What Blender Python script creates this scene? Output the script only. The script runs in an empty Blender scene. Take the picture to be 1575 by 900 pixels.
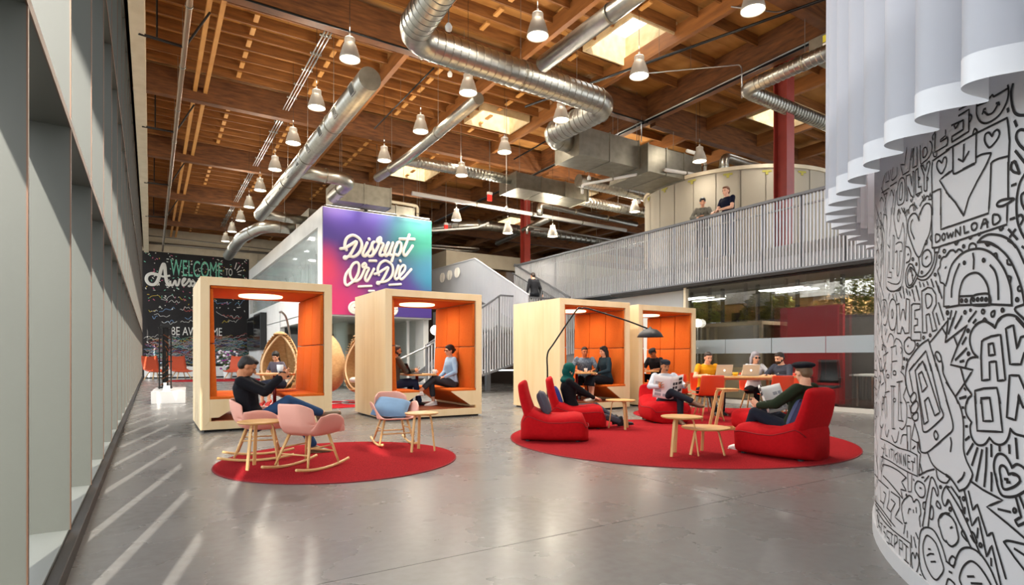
import bpy, bmesh, math, random
from mathutils import Vector, Matrix
random.seed(7)
V=Vector
C=bpy.context.scene.collection
sc=bpy.context.scene
R=math.radians
PI=math.pi
# ---------------------------------------------------------------- camera, sky, sun, exposure
CAM_H=1.12; YAW=32.26
cd=bpy.data.cameras.new('camera'); cam=bpy.data.objects.new('camera',cd); C.objects.link(cam)
cam.location=(0,0,CAM_H); cam.rotation_euler=(R(90),0,R(-YAW))
cd.sensor_width=36; cd.lens=36*880/1575; cd.shift_y=100/1575; cd.clip_start=.05; cd.clip_end=300
sc.camera=cam
w=bpy.data.worlds.new('world'); sc.world=w; w.use_nodes=True
nt=w.node_tree; bg=nt.nodes['Background']
sky=nt.nodes.new('ShaderNodeTexSky'); sky.sky_type='HOSEK_WILKIE'; sky.turbidity=4.5; sky.ground_albedo=.45
SUN_AZ=R(13.6); SUN_EL=R(32)     # sunlight travels towards +Y and slightly +X
sd=V((-math.sin(SUN_AZ)*math.cos(SUN_EL),-math.cos(SUN_AZ)*math.cos(SUN_EL),math.sin(SUN_EL)))
sky.sun_direction=sd
mixw=nt.nodes.new('ShaderNodeMixRGB'); mixw.inputs[0].default_value=.55; mixw.inputs[2].default_value=(.92,.96,1,1)
nt.links.new(sky.outputs[0],mixw.inputs[1]); nt.links.new(mixw.outputs[0],bg.inputs[0]); bg.inputs[1].default_value=2.7
sl=bpy.data.lights.new('sun','SUN'); sl.energy=7; sl.angle=R(.5); sl.color=(1,.95,.84)
so=bpy.data.objects.new('sun',sl); C.objects.link(so); so.rotation_euler=sd.to_track_quat('Z','Y').to_euler(); so.location=(-6,-10,12)
sc.view_settings.view_transform='Standard'; sc.view_settings.look='None'; sc.view_settings.gamma=1
sc.view_settings.use_curve_mapping=False; sc.view_settings.exposure=.75
LAMP_W=95
# unseen soft area light added behind the viewer to brighten the hall
for nm,loc,rot,sx,sy,pw,col in (('rear_fill',(7,-5.5,4.2),(R(90),0,0),18,6.5,900,(1,.98,.95)),):
    a=bpy.data.lights.new(nm,'AREA'); a.shape='RECTANGLE'; a.size=sx; a.size_y=sy; a.energy=pw; a.color=col
    o=bpy.data.objects.new(nm,a); C.objects.link(o); o.location=loc; o.rotation_euler=rot
# ---------------------------------------------------------------- colours and materials
def hx(s):
    s=s.lstrip('#'); c=[int(s[i:i+2],16)/255 for i in (0,2,4)]
    return tuple((x/12.92 if x<=.04045 else ((x+.055)/1.055)**2.4) for x in c)+(1,)
MC={}
def M(name,col='#888888',rough=.5,metal=0,col2=None,ns=8,nstretch=(1,1,1),nd=4,contrast=.5,bump=0,bs=60,coat=0,trans=0,ior=1.45,emit=None,es=0,alpha=1,spec=.5,sheen=0,obj=True):
    if name in MC: return MC[name]
    m=bpy.data.materials.new(name); m.use_nodes=True; t=m.node_tree; b=t.nodes['Principled BSDF']; L=t.links.new; N=t.nodes.new
    b.inputs['Base Color'].default_value=hx(col); b.inputs['Roughness'].default_value=rough; b.inputs['Metallic'].default_value=metal
    b.inputs['Coat Weight'].default_value=coat; b.inputs['Transmission Weight'].default_value=trans; b.inputs['IOR'].default_value=ior
    b.inputs['Alpha'].default_value=alpha; b.inputs['Specular IOR Level'].default_value=spec
    if sheen: b.inputs['Sheen Weight'].default_value=sheen
    if emit: b.inputs['Emission Color'].default_value=hx(emit); b.inputs['Emission Strength'].default_value=es
    tc=N('ShaderNodeTexCoord'); mp=N('ShaderNodeMapping'); L(tc.outputs['Object'],mp.inputs[0]); mp.inputs['Scale'].default_value=nstretch
    if col2:
        n=N('ShaderNodeTexNoise'); n.inputs['Scale'].default_value=ns; n.inputs['Detail'].default_value=nd; L(mp.outputs[0],n.inputs[0])
        r=N('ShaderNodeValToRGB'); r.color_ramp.elements[0].position=.5-contrast/2; r.color_ramp.elements[1].position=.5+contrast/2
        r.color_ramp.elements[0].color=hx(col); r.color_ramp.elements[1].color=hx(col2)
        L(n.outputs[0],r.inputs[0]); L(r.outputs[0],b.inputs['Base Color'])
    if bump:
        n2=N('ShaderNodeTexNoise'); n2.inputs['Scale'].default_value=bs; n2.inputs['Detail'].default_value=3; L(mp.outputs[0],n2.inputs[0])
        bp=N('ShaderNodeBump'); bp.inputs['Strength'].default_value=bump; bp.inputs['Distance'].default_value=.01; L(n2.outputs[0],bp.inputs['Height']); L(bp.outputs[0],b.inputs['Normal'])
    MC[name]=m; return m
ply=M('birch_ply','#E6D0AB',.45,col2='#D6BA8B',ns=5,nstretch=(1,1,.15),contrast=.8,bump=.05,bs=30)
ply_edge=M('ply_edge','#DDBB86',.5,col2='#C99F66',ns=30,nstretch=(.3,.3,1),contrast=.6)
oak=M('oak','#D3A76C',.4,col2='#B98A4E',ns=9,nstretch=(1,1,.2),contrast=.7,bump=.05)
oak_l=M('light_oak','#DDB67C',.42,col2='#C59A5E',ns=9,nstretch=(1,1,.2),contrast=.7)
orange=M('orange_fabric','#CB6424',.85,col2='#BD581C',ns=40,contrast=.6,bump=.15,bs=300,spec=.12)
orange_d=M('orange_seam','#7E3208',.9)
red=M('red_wool','#B41219',.85,col2='#A00C13',ns=30,contrast=.6,bump=.2,bs=250,spec=.12)
carpet=M('red_carpet','#AA272C',.95,col2='#76141A',ns=95,nd=4,contrast=.3,bump=.6,bs=220,spec=.05)
carpet_edge=M('carpet_edge','#7E1018',.9)
pink=M('pink_shell','#E0A493',.4,col2='#DA9B8A',ns=4,contrast=.6)
pinkf=M('pink_upholstery','#CF8E7C',.8,bump=.1,bs=300)
ped=M('orange_shell','#E0431C',.4)
white=M('white_paint','#DAD9D5',.5,col2='#D0CFCA',ns=2)
white_g=M('white_gloss','#F2F2F0',.15)
fin_m=M('facade_panel','#454742',.5,col2='#3B3D39',ns=1.2,nstretch=(1,1,.4),contrast=.8)
fin_edge=M('bronze_edge','#5A3F30',.4,metal=.5)
dark=M('dark_bronze','#17120F',.6)
black=M('black_metal','#141414',.35,metal=.4)
blackp=M('black_plastic','#17181A',.45)
galv=M('galvanised_steel','#C0BEB6',.33,metal=1,col2='#9C9A92',ns=9,nstretch=(1,1,1),contrast=.8,bump=.12,bs=6)
galv_d=M('dull_galvanised','#9C988C',.42,metal=.9,col2='#7C786C',ns=5,contrast=.7)
silver=M('silver_shade','#B9B3A8',.5,metal=.35)
steel=M('brushed_steel','#A9AAA9',.3,metal=1)
conduit=M('conduit','#8E8880',.4,metal=.8)
cream=M('cream_paint','#CFC3AC',.6,col2='#BFB298',ns=3)
beige=M('beige_wall','#A89E8C',.7,col2='#9C9280',ns=2)
glul=M('glulam','#7E4E26',.6,col2='#3F220E',ns=5,nstretch=(.5,.5,3),nd=6,contrast=.55,bump=.1,bs=20)
tim=M('timber_purlin','#9C6430',.6,col2='#6E421D',ns=5,nstretch=(.6,.3,2),nd=6,contrast=.6)
pale_t=M('pale_timber','#D09A56',.6,col2='#B27A3B',ns=7,nstretch=(.6,.3,2),contrast=.7)
joist_m=M('joist_timber','#9A6430',.65,col2='#5E3815',ns=6,nstretch=(.3,1,3),nd=6,contrast=.6)
deck_m=M('roof_plywood','#C08C4A',.7,col2='#86531F',ns=1.6,nstretch=(.5,2,1),nd=7,contrast=.55)
redsteel=M('red_steel','#94352A',.5,col2='#802A20',ns=3)
screen_m=M('screen_grey','#B9BBC0',.4,metal=.2)
screen_d=M('screen_frame','#6E7074',.45,metal=.4)
glass=M('clear_glass','#E8F2EE',.02,trans=1,ior=1.1,alpha=.35)
smoke=M('office_glass','#BFD0CC',.03,trans=1,ior=1.45,alpha=.35)
emitw=M('lamp_glow','#FFF4E0',.5,emit='#FFF1D8',es=9)
globe_m=M('globe_glow','#FFFFFF',.5,emit='#FFF6E6',es=2.2)
ink=M('black_ink','#0F0E10',.7)
# ---------------------------------------------------------------- mesh building
class MB:
    def __init__(s): s.v=[]; s.f=[]
    def add(s,vs,fs):
        b=len(s.v); s.v+= [tuple(x) for x in vs]; s.f+=[tuple(i+b for i in f) for f in fs]; return s
    def box(s,x0,y0,z0,x1,y1,z1,m=None):
        vs=[V((x,y,z)) for x in (x0,x1) for y in (y0,y1) for z in (z0,z1)]
        if m: vs=[m@v for v in vs]
        return s.add(vs,[(0,1,3,2),(4,6,7,5),(0,4,5,1),(2,3,7,6),(0,2,6,4),(1,5,7,3)])
    def bar(s,p,q,w,h,up=(0,0,1)):
        p=V(p); q=V(q); d=q-p; L=d.length; d=d.normalized(); u=V(up)
        if abs(d.dot(u))>.98: u=V((1,0,0))
        r=d.cross(u).normalized(); u=r.cross(d)
        vs=[p+d*L*a+r*b*w/2+u*c*h/2 for a in (0,1) for b in (-1,1) for c in (-1,1)]
        return s.add(vs,[(0,1,3,2),(4,6,7,5),(0,4,5,1),(2,3,7,6),(0,2,6,4),(1,5,7,3)])
    def tube(s,pts,r,n=8,caps=True,ell=None):
        pts=[V(p) for p in pts]; m=len(pts); rr=r if isinstance(r,(list,tuple)) else [r]*m
        u=None; vs=[]; fs=[]
        for i,p in enumerate(pts):
            d=(pts[min(i+1,m-1)]-pts[max(i-1,0)]).normalized()
            if u is None: u=V((0,0,1)) if abs(d.z)<.9 else V((1,0,0))
            u=(u-d*u.dot(d)); u=u.normalized() if u.length>1e-6 else d.orthogonal().normalized()
            k=d.cross(u)
            for j in range(n):
                a=2*PI*j/n; vs.append(p+(u*math.cos(a)*(ell or 1)+k*math.sin(a))*rr[i])
        for i in range(m-1):
            for j in range(n):
                fs.append((i*n+j,i*n+(j+1)%n,(i+1)*n+(j+1)%n,(i+1)*n+j))
        if caps: fs.append(tuple(range(n))[::-1]); fs.append(tuple(range((m-1)*n,m*n)))
        return s.add(vs,fs)
    def lathe(s,prof,c=(0,0,0),n=24,caps=False):
        c=V(c); vs=[]; fs=[]
        for r,z in prof:
            for j in range(n):
                a=2*PI*j/n; vs.append(c+V((r*math.cos(a),r*math.sin(a),z)))
        for i in range(len(prof)-1):
            for j in range(n): fs.append((i*n+j,i*n+(j+1)%n,(i+1)*n+(j+1)%n,(i+1)*n+j))
        if caps: fs.append(tuple(range(n))[::-1]); fs.append(tuple(range((len(prof)-1)*n,len(prof)*n)))
        return s.add(vs,fs)
    def ell(s,c,r,m=None,nu=14,nv=9):
        c=V(c); vs=[]; fs=[]
        for i in range(1,nv):
            t=PI*i/nv
            for j in range(nu):
                a=2*PI*j/nu; v=V((r[0]*math.sin(t)*math.cos(a),r[1]*math.sin(t)*math.sin(a),r[2]*math.cos(t)))
                vs.append(c+(m@v if m else v))
        t=V((0,0,r[2])); top=len(vs); vs+= [c+(m@t if m else t), c-(m@t if m else t)]
        for i in range(nv-2):
            for j in range(nu): fs.append((i*nu+j,(i+1)*nu+j,(i+1)*nu+(j+1)%nu,i*nu+(j+1)%nu))
        for j in range(nu):
            fs.append((top,j,(j+1)%nu)); fs.append((top+1,(nv-2)*nu+(j+1)%nu,(nv-2)*nu+j))
        return s.add(vs,fs)
    def cap(s,p,q,r0,r1=None,n=12):      # tapered limb with round ends
        r1=r0 if r1 is None else r1; p=V(p); q=V(q); d=(q-p).normalized()
        pts=[];rs=[]
        for k in range(4):
            a=PI/2*k/4; pts.append(p-d*r0*math.cos(a)); rs.append(max(r0*math.sin(a),r0*.12))
        pts.append(p); rs.append(r0); pts.append(q); rs.append(r1)
        for k in range(1,5):
            a=PI/2*k/4; pts.append(q+d*r1*math.sin(a)); rs.append(max(r1*math.cos(a),r1*.12))
        u=d.orthogonal().normalized(); k2=d.cross(u); vs=[];fs=[];m=len(pts)
        for i in range(m):
            for j in range(n):
                a=2*PI*j/n; vs.append(pts[i]+(u*math.cos(a)+k2*math.sin(a))*rs[i])
        for i in range(m-1):
            for j in range(n): fs.append((i*n+j,i*n+(j+1)%n,(i+1)*n+(j+1)%n,(i+1)*n+j))
        fs.append(tuple(range(n))[::-1]); fs.append(tuple(range((m-1)*n,m*n)))
        return s.add(vs,fs)
    def loft(s,rings,n=20,caps=True,p=2.0):       # rings: (centre, rightvec, frontvec)
        vs=[];fs=[]; m=len(rings)
        for c,a,b in rings:
            c=V(c);a=V(a);b=V(b)
            for j in range(n):
                t=2*PI*j/n; x=math.cos(t); y=math.sin(t)
                k=(abs(x)**p+abs(y)**p)**(-1/p)
                vs.append(c+a*x*k+b*y*k)
        for i in range(m-1):
            for j in range(n): fs.append((i*n+j,i*n+(j+1)%n,(i+1)*n+(j+1)%n,(i+1)*n+j))
        if caps: fs.append(tuple(range(n))[::-1]); fs.append(tuple(range((m-1)*n,m*n)))
        return s.add(vs,fs)
    def prism(s,poly,fn,t0,t1):         # poly of 2D points, fn(u,v,t)->3D
        n=len(poly); vs=[fn(a,b,t0) for a,b in poly]+[fn(a,b,t1) for a,b in poly]
        fs=[tuple(range(n))[::-1],tuple(range(n,2*n))]+[(i,(i+1)%n,n+(i+1)%n,n+i) for i in range(n)]
        return s.add(vs,fs)
    def grid(s,fn,nu,nv,thick=None):
        vs=[fn(i/nu,j/nv) for i in range(nu+1) for j in range(nv+1)]
        return s.add(vs,[(i*(nv+1)+j,(i+1)*(nv+1)+j,(i+1)*(nv+1)+j+1,i*(nv+1)+j+1) for i in range(nu) for j in range(nv)])
    def mesh(s,name,m,smooth=False):
        me=bpy.data.meshes.new(name); me.from_pydata(s.v,[],s.f); me.update()
        bm=bmesh.new(); bm.from_mesh(me); bmesh.ops.recalc_face_normals(bm,faces=bm.faces); bm.to_mesh(me); bm.free()
        if smooth:
            for p in me.polygons: p.use_smooth=True
        if m: me.materials.append(m)
        return me
    def build(s,name,m,parent=None,smooth=False,bevel=0,solid=0,sub=0,kind=None,seg=2,off=1,loc=None):
        o=bpy.data.objects.new(name,s.mesh(name,m,smooth)); C.objects.link(o)
        if parent: o.parent=parent
        if solid: md=o.modifiers.new('s','SOLIDIFY'); md.thickness=solid; md.offset=off
        if bevel:
            md=o.modifiers.new('b','BEVEL'); md.width=bevel; md.segments=seg; md.limit_method='ANGLE'; md.angle_limit=R(40)
        if sub: md=o.modifiers.new('u','SUBSURF'); md.levels=sub; md.render_levels=sub
        if kind: o['kind']=kind
        if loc: o.location=loc
        return o
def thing(name,label,cat,loc=(0,0,0),rz=0,group=None):
    o=bpy.data.objects.new(name,None); o.empty_display_size=.1; C.objects.link(o); o.location=loc; o.rotation_euler=(0,0,R(rz))
    o['label']=label; o['category']=cat
    if group: o['group']=group
    return o
def tag(o,label,cat,group=None):
    o['label']=label; o['category']=cat
    if group: o['group']=group
    return o
KIDS={}
def kids(o): return [c for c in C.objects if c.parent is o]
def dup(o,parent=None,loc=None,rz=None,label=None):
    c=o.copy(); C.objects.link(c)
    if parent is not None: c.parent=parent
    for k in KIDS.get(o.name) or KIDS.setdefault(o.name,kids(o)): dup(k,c)
    if loc is not None: c.location=loc
    if rz is not None: c.rotation_euler=(0,0,R(rz))
    if label: c['label']=label
    return c
def like(o,parent=None,loc=(0,0,0)):   # another copy of one part, sharing its mesh
    c=o.copy(); C.objects.link(c); c.location=loc
    if parent: c.parent=parent
    return c
def struct(o): o['kind']='structure'; return o
def ray(px,py):
    m=(px-787.5)/880; return V((.5338+.8456*m,.8456-.5338*m,(550-py)/880))
CP=V((0,0,CAM_H))
def onz(px,py,z): r=ray(px,py); return CP+r*((z-CAM_H)/r.z)
def onx(px,py,x): r=ray(px,py); return CP+r*(x/r.x)
def ony(px,py,y): r=ray(px,py); return CP+r*(y/r.y)
def catmull(pts,k=5,closed=False):
    P=[V(p) for p in pts]; n=len(P); out=[]
    if n<3: return P
    rng=range(n if closed else n-1)
    for i in rng:
        p0=P[(i-1)%n] if closed or i>0 else P[0]*2-P[1]; p1=P[i]; p2=P[(i+1)%n]; p3=P[(i+2)%n] if closed or i+2<n else P[-1]*2-P[-2]
        for j in range(k):
            t=j/k; out.append(.5*((2*p1)+(-p0+p2)*t+(2*p0-5*p1+4*p2-p3)*t*t+(-p0+3*p1-3*p2+p3)*t**3))
    if not closed: out.append(P[-1])
    return out
# ================================================================ THE SETTING
X0=-.40
# floor
def floor_mat():
    m=M('polished_concrete','#676665',.3,col2='#7B7977',ns=.45,nd=9,contrast=.7); t=m.node_tree; N=t.nodes.new; L=t.links.new
    b=t.nodes['Principled BSDF']; tc=N('ShaderNodeTexCoord')
    n=N('ShaderNodeTexNoise'); n.inputs['Scale'].default_value=1.1; n.inputs['Detail'].default_value=8; L(tc.outputs['Object'],n.inputs[0])
    mr=N('ShaderNodeMapRange'); mr.inputs[3].default_value=.19; mr.inputs[4].default_value=.36; L(n.outputs[0],mr.inputs[0]); L(mr.outputs[0],b.inputs['Roughness'])
    # specks, hairline marks and one dark stain
    base=b.inputs['Base Color'].links[0].from_socket
    sp=N('ShaderNodeTexNoise'); sp.inputs['Scale'].default_value=14; sp.inputs['Detail'].default_value=6; L(tc.outputs['Object'],sp.inputs[0])
    r=N('ShaderNodeValToRGB'); r.color_ramp.elements[0].position=.3; r.color_ramp.elements[0].color=(.75,.73,.7,1); r.color_ramp.elements[1].position=.62; r.color_ramp.elements[1].color=(1,1,1,1); L(sp.outputs[0],r.inputs[0])
    mx=N('ShaderNodeMixRGB'); mx.blend_type='MULTIPLY'; mx.inputs[0].default_value=.6; L(base,mx.inputs[1]); L(r.outputs[0],mx.inputs[2])
    last=mx.outputs[0]
    for (cx,cy,rx,ry,dk) in ((.90,4.78,.17,.13,.60),(1.62,3.63,.05,.035,.55),(3.0,4.6,.03,.02,.6),(2.25,2.85,.04,.02,.55),(3.35,5.35,.035,.02,.6)):
        sb=N('ShaderNodeVectorMath'); sb.operation='SUBTRACT'; L(tc.outputs['Object'],sb.inputs[0]); sb.inputs[1].default_value=(cx,cy,0)
        ml=N('ShaderNodeVectorMath'); ml.operation='MULTIPLY'; L(sb.outputs[0],ml.inputs[0]); ml.inputs[1].default_value=(1/rx,1/ry,0)
        ln=N('ShaderNodeVectorMath'); ln.operation='LENGTH'; L(ml.outputs[0],ln.inputs[0])
        ad=N('ShaderNodeMath'); ad.operation='ADD'; L(ln.outputs['Value'],ad.inputs[0]); L(sp.outputs[0],ad.inputs[1])
        mr2=N('ShaderNodeMapRange'); mr2.inputs[1].default_value=1.4; mr2.inputs[2].default_value=1.6; mr2.inputs[3].default_value=.55; mr2.inputs[4].default_value=0; L(ad.outputs[0],mr2.inputs[0])
        mm=N('ShaderNodeMixRGB'); mm.blend_type='MULTIPLY'; L(mr2.outputs[0],mm.inputs[0]); L(last,mm.inputs[1]); mm.inputs[2].default_value=(dk,dk*.96,dk*.9,1); last=mm.outputs[0]
    L(last,b.inputs['Base Color']); return m
fm=floor_mat()
mb=MB()
xs=[-.42,3.9,8.3,12.7]; ys=[-6,-1.6,2.9,7.4,12,17,22,28,34,39.5]
floor=struct(bpy.data.objects.new('floor',None)); C.objects.link(floor); floor['label']='polished grey concrete floor'
MB().box(-.42,-6,-.12,24.5,46,-.008).build('slab',fm,floor)
for i in range(3):
    for j in range(len(ys)-1):
        MB().box(xs[i]+.003,ys[j]+.003,-.008,xs[i+1]-.003,ys[j+1]-.003,0).build('floor_slab',fm,floor)
MB().box(12.7,-6,-.008,24.5,46,-.0005).build('floor_slab',M('office_floor','#4A3B34',.35,col2='#3B2E28',ns=3),floor)
# left facade: deep box fins and shelves in front of glass
wl=bpy.data.objects.new('wall_left',None); C.objects.link(wl); struct(wl)
FY=[-4.13+1.4*k for k in range(31)]
f=MB().box(X0-.27,-.011,.1,X0-.005,.011,7.36).build('fin',fin_m,wl); f.location=(0,FY[0],0)
e=MB().box(X0-.005,-.013,.1,X0,.013,7.36).build('fin_edge',fin_edge,wl); e.location=(0,FY[0],0)
for y in FY[1:]:
    like(f,wl,(0,y,0)); like(e,wl,(0,y,0))
sh=MB().box(X0-.27,-.68,-.02,X0-.005,.68,.02).build('shelf',fin_m,wl); sh.location=(0,FY[0]+.7,2.50)
se=MB().box(X0-.005,-.70,-.024,X0+.001,.70,.024).build('shelf_edge',fin_edge,wl); se.location=(0,FY[0]+.7,2.50)
gp=MB().box(X0-.278,-.69,-1.2,X0-.272,.69,1.2).build('glass_pane',M('facade_glass','#F4FAF8',.0,trans=1,ior=1.02,alpha=.12),wl); gp.location=(0,FY[0]+.7,1.3)
for i,y in enumerate(FY[:-1]):
    for z in (2.50,4.93,7.36):
        if (i,z)!=(0,2.50): like(sh,wl,(0,y+.7,z)); like(se,wl,(0,y+.7,z))
    for z in (1.3,3.715,6.145):
        if (i,z)!=(0,1.3): like(gp,wl,(0,y+.7,z))
MB().box(X0-.3,-4.2,0,X0-.012,38.7,.1).build('sill',M('sill_paint','#6C6F6C',.5),wl)
MB().box(X0-.012,-4.2,0,X0+.045,38.7,.085).build('sill_trim',dark,wl,bevel=.004)
MB().box(X0-.3,-4.2,7.39,X0-.02,38.7,9).build('head_panel',dark,wl)
struct(MB().box(-.33,-4,7.1,-.10,38.65,8.9).build('trim_1',cream))
# exterior ground and paving seen through the gaps
g=MB().box(-40,-30,-.2,X0-.3,60,-.13).build('floor_outside',M('pavement','#8A8780',.8,col2='#7C7972',ns=2)); struct(g)
# mural wall
mur_m=M('chalkboard','#2C2A2B',.8,col2='#232122',ns=2)
wf=bpy.data.objects.new('wall_far',None); C.objects.link(wf); struct(wf)
MB().box(-.42,38.7,0,5.15,38.95,4.93).build('panel',mur_m,wf)
MB().box(-.42,38.7,4.945,5.15,38.95,7.2).build('panel',mur_m,wf)
MB().box(-.42,38.72,7.2,14,39,8.9).build('header',cream,wf)
MB().box(5.6,38.75,0,9.5,39,7.2).build('plaster',white,wf)
MB().box(5.15,38.55,0,5.6,39,7.9).build('pilaster',cream,wf)
MB().tube([(-.3,38.5,7.65),(9,38.5,7.65)],.07,8).build('pipe',conduit,wf,smooth=True)
# far end behind the upper floor
struct(MB().box(9.5,45,0,34,45.3,9).build('wall_back',M('far_wall','#5E4632',.8,col2='#3B2A1C',ns=1.5)))
struct(MB().box(33.7,-6,3.6,34,45,9).build('wall_right',M('far_wall')))
# ---------------------------------------------------------------- roof
ceil=bpy.data.objects.new('ceiling',None); C.objects.link(ceil); struct(ceil)
BY=[1.0,6.5,12.0,17.3,22.8,28.4,34.2,39.6]; ZB=7.9; ZT=8.62; ZD=8.72
sky_l=[(8.75,9.0,10.05,10.6),(8.3,14.75,9.9,15.85),(15.4,9.6,17.2,10.9),(15.4,14.6,17.0,15.7),(7.9,20.6,9.6,22.0),(15.8,25.2,17.8,27),(15.2,19.5,16.8,20.8)]
# plywood deck, panel by panel, leaving the skylights open
XC=[-.42,2.64,5.08,7.52,9.96,12.3,14.75,17.2,19.7,22.1,24.6,29,33.8]
def rects(x0,y0,x1,y1,holes):
    out=[(x0,y0,x1,y1)]
    for hx0,hy0,hx1,hy1 in holes:
        new=[]
        for a,b,c,d in out:
            if hx1<=a or hx0>=c or hy1<=b or hy0>=d: new.append((a,b,c,d)); continue
            if hy0>b: new.append((a,b,c,hy0))
            if hy1<d: new.append((a,hy1,c,d))
            if hx0>a: new.append((a,max(b,hy0),hx0,min(d,hy1)))
            if hx1<c: new.append((hx1,max(b,hy0),c,min(d,hy1)))
        out=new
    return out
YC=[1.0]
while YC[-1]<44: YC.append(YC[-1]+2.44)
for i in range(len(XC)-1):
    for j in range(len(YC)-1):
        if XC[i]>17 and YC[j]<5: continue
        for a,b,c,d in rects(XC[i],YC[j],XC[i+1],YC[j+1],sky_l):
            MB().box(a+.004,b+.004,ZD,c-.004,d-.004,ZD+.02).build('deck_panel',deck_m,ceil)
top=MB(); sky_w=[(a-.05,b-.05,c+.05,d+.05) for a,b,c,d in sky_l]
for a,b,c,d in rects(-.6,1,17.2,46,sky_w)+rects(17.2,5.9,34,46,sky_w): top.box(a,b,ZD+.021,c,d,ZD+.15)
top.build('roofing',dark,ceil)
# glulam beams, girder, purlins, joists
for y in BY:
    for xa,xb in ((-.4,12.14),(12.46,33.7 if y>6 else 17.2)):
        MB().box(xa,y-.11,ZB,xb,y+.11,ZT).build('beam',glul,ceil)
MB().box(12.14,1,8.0,12.46,44,ZT+.08).build('girder',glul,ceil)
MB().box(24.4,6.4,8.0,24.7,44,ZT+.08).build('girder',glul,ceil)
for i,y in enumerate(BY):
    y2=BY[i+1] if i+1<len(BY) else 44.5
    for x in (5.08,7.52,10.06,14.75)+((17.3,19.7,22.1) if y>6 else ()):
        MB().box(x-.06,y+.12,8.22,x+.06,y2-.12,ZD-.12).build('purlin',tim,ceil)
    for x in (.98,1.22):
        MB().box(x-.045,y+.12,8.12,x+.045,y2-.12,8.22).build('hanger_board',pale_t,ceil)
    n=8
    for k in range(1,n+1):
        yy=y+(y2-y)*k/(n+1)
        for xa,xb in ((-.4,5.0),(5.14,10.0),(10.12,12.1),(12.5,19.6)):
            if any(a<xb and c>xa and b-.03<yy<d+.03 for a,b,c,d in sky_l):
                for a,b,c,d in sky_l:
                    if a<xb and c>xa and b-.03<yy<d+.03:
                        if a-xa>.2: MB().box(xa,yy-.022,8.47,a-.05,yy+.022,ZD).build('joist',joist_m,ceil)
                        if xb-c>.2: MB().box(c+.05,yy-.022,8.47,xb,yy+.022,ZD).build('joist',joist_m,ceil)
                        break
                continue
            if k%2==0 and xa>9: continue
            MB().box(xa,yy-.022,8.47,xb,yy+.022,ZD).build('joist',joist_m,ceil)
    bl=MB()
    for x in (1.95,3.75,6.3,8.8):
        for k in range(n):
            yy=y+(y2-y)*(k+.5)/(n+1); bl.box(x-.05,yy-.12,8.50,x+.05,yy+.20,8.54)
    bl.build('blocking',pale_t,ceil,kind='stuff')
for a,b,c,d in sky_l:      # timber kerbs of the skylights
    k=MB().box(a-.04,b-.04,8.42,a,d+.04,9.12).box(c,b-.04,8.42,c+.04,d+.04,9.12).box(a,b-.04,8.42,c,b,9.12).box(a,d,8.42,c,d+.04,9.12)
    k.build('skylight_kerb',M('kerb_timber','#CDB68F',.7,col2='#B59B6E',ns=5),ceil)
    MB().box(a-.04,b-.04,9.12,c+.04,d+.04,9.14).build('skylight_pane',M('dome','#FFFFFF',.3,trans=1,ior=1.05,alpha=.2),ceil)
# drop rods under the beams are left to the services part
for (x,y,zt) in ((12.72,8.05,8.6),(13.85,20.85,8.6)):
    c=thing('steel_column','tall red steel column rising past the walkway railing beside the white drum' if x<13 else 'slim red steel column in the background between the stairs and the ducts','column',(x,y,3.55))
    MB().box(-.15,-.17,0,.15,-.15,zt-3.55).box(-.15,.15,0,.15,.17,zt-3.55).box(-.012,-.15,0,.012,.15,zt-3.55).build('steel_section',redsteel,c)
    MB().box(-.2,-.2,0,.2,.2,.03).build('base_plate',redsteel,c)
# unseen slab added outside the facade head to keep high sun off the floor
struct(MB().box(-2.0,-12,7.55,X0-.3,42,7.75).build('sun_blocker',cream))
# ================================================================ rear side and right side behind the viewer
wr=bpy.data.objects.new('wall_rear',None); C.objects.link(wr); struct(wr)
MB().box(-.7,-6.3,0,17.2,-6,9).build('plaster',white,wr)
struct(MB().box(-.6,-6,8.72,17.2,1,8.9).build('ceiling_rear',deck_m))
# ================================================================ white two-storey room with the gradient mural
bx=thing('mezzanine_room','white two-storey room box with long glazed flank and purple to teal mural front','room',(0,0,0))
XL,XR,YF,YB,ZL,ZH=4.85,8.82,19.6,36.5,2.53,6.2
MB().box(XL,YF,ZL,XR,YF+.25,ZH).box(XL,YF+.25,ZH-.25,XR,YB,ZH).box(XR-.2,YF+.25,0,XR,YB,ZH-.25).box(XL,YF+.25,ZL,XR,YB,ZL+.2).build('shell',white,bx)
MB().box(XL,YF+.25,5.6,XL+.2,YB,5.95).box(XL,YF+.25,2.7,XL+.2,YB,3.6).box(XL,YF+.25,3.6,XL+.2,YF+.6,5.6).box(XL,YB-.4,3.6,XL+.2,YB,5.6).build('side_frame',white,bx)
for i in range(7):
    y0=YF+.62+i*2.2
    MB().box(XL+.08,y0,3.62,XL+.10,y0+2.17,5.58).build('window_pane',M('box_glass','#DDE6E4',.08,trans=.6,ior=1.3,alpha=.45),bx)
sil=M('shape_grey','#70777A',.8)
for i,(y,a) in enumerate(((21.2,.3),(22.3,.2),(23.6,.35),(25,.3),(26.4,.3),(28,.4),(29.6,.4),(31.5,.4))):
    MB().tube(catmull([(XL+.5,y,3.7),(XL+.55,y+.2,4.2),(XL+.5,y-.1*a,4.7),(XL+.5,y+.3,5.1-(i*.06))],4),[.10,.13,.10,.08]+[.07]*9,6).build('grey_shape',sil,bx,smooth=True)  # vague upright grey shapes behind the flank glass
for i in range(3): MB().box(XL+.9,21.2+i*2.1,5.30,XL+1.5,21.5+i*2.1,5.33).build('strip_light',M('strip_glow','#FFFFFF',.5,emit='#FFFFFF',es=5),bx)
MB().box(XL+2.2,YF+.3,2.75,XL+2.3,YB,5.9).build('inner_wall',M('pale_grey','#C9D2D2',.7),bx)
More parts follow.
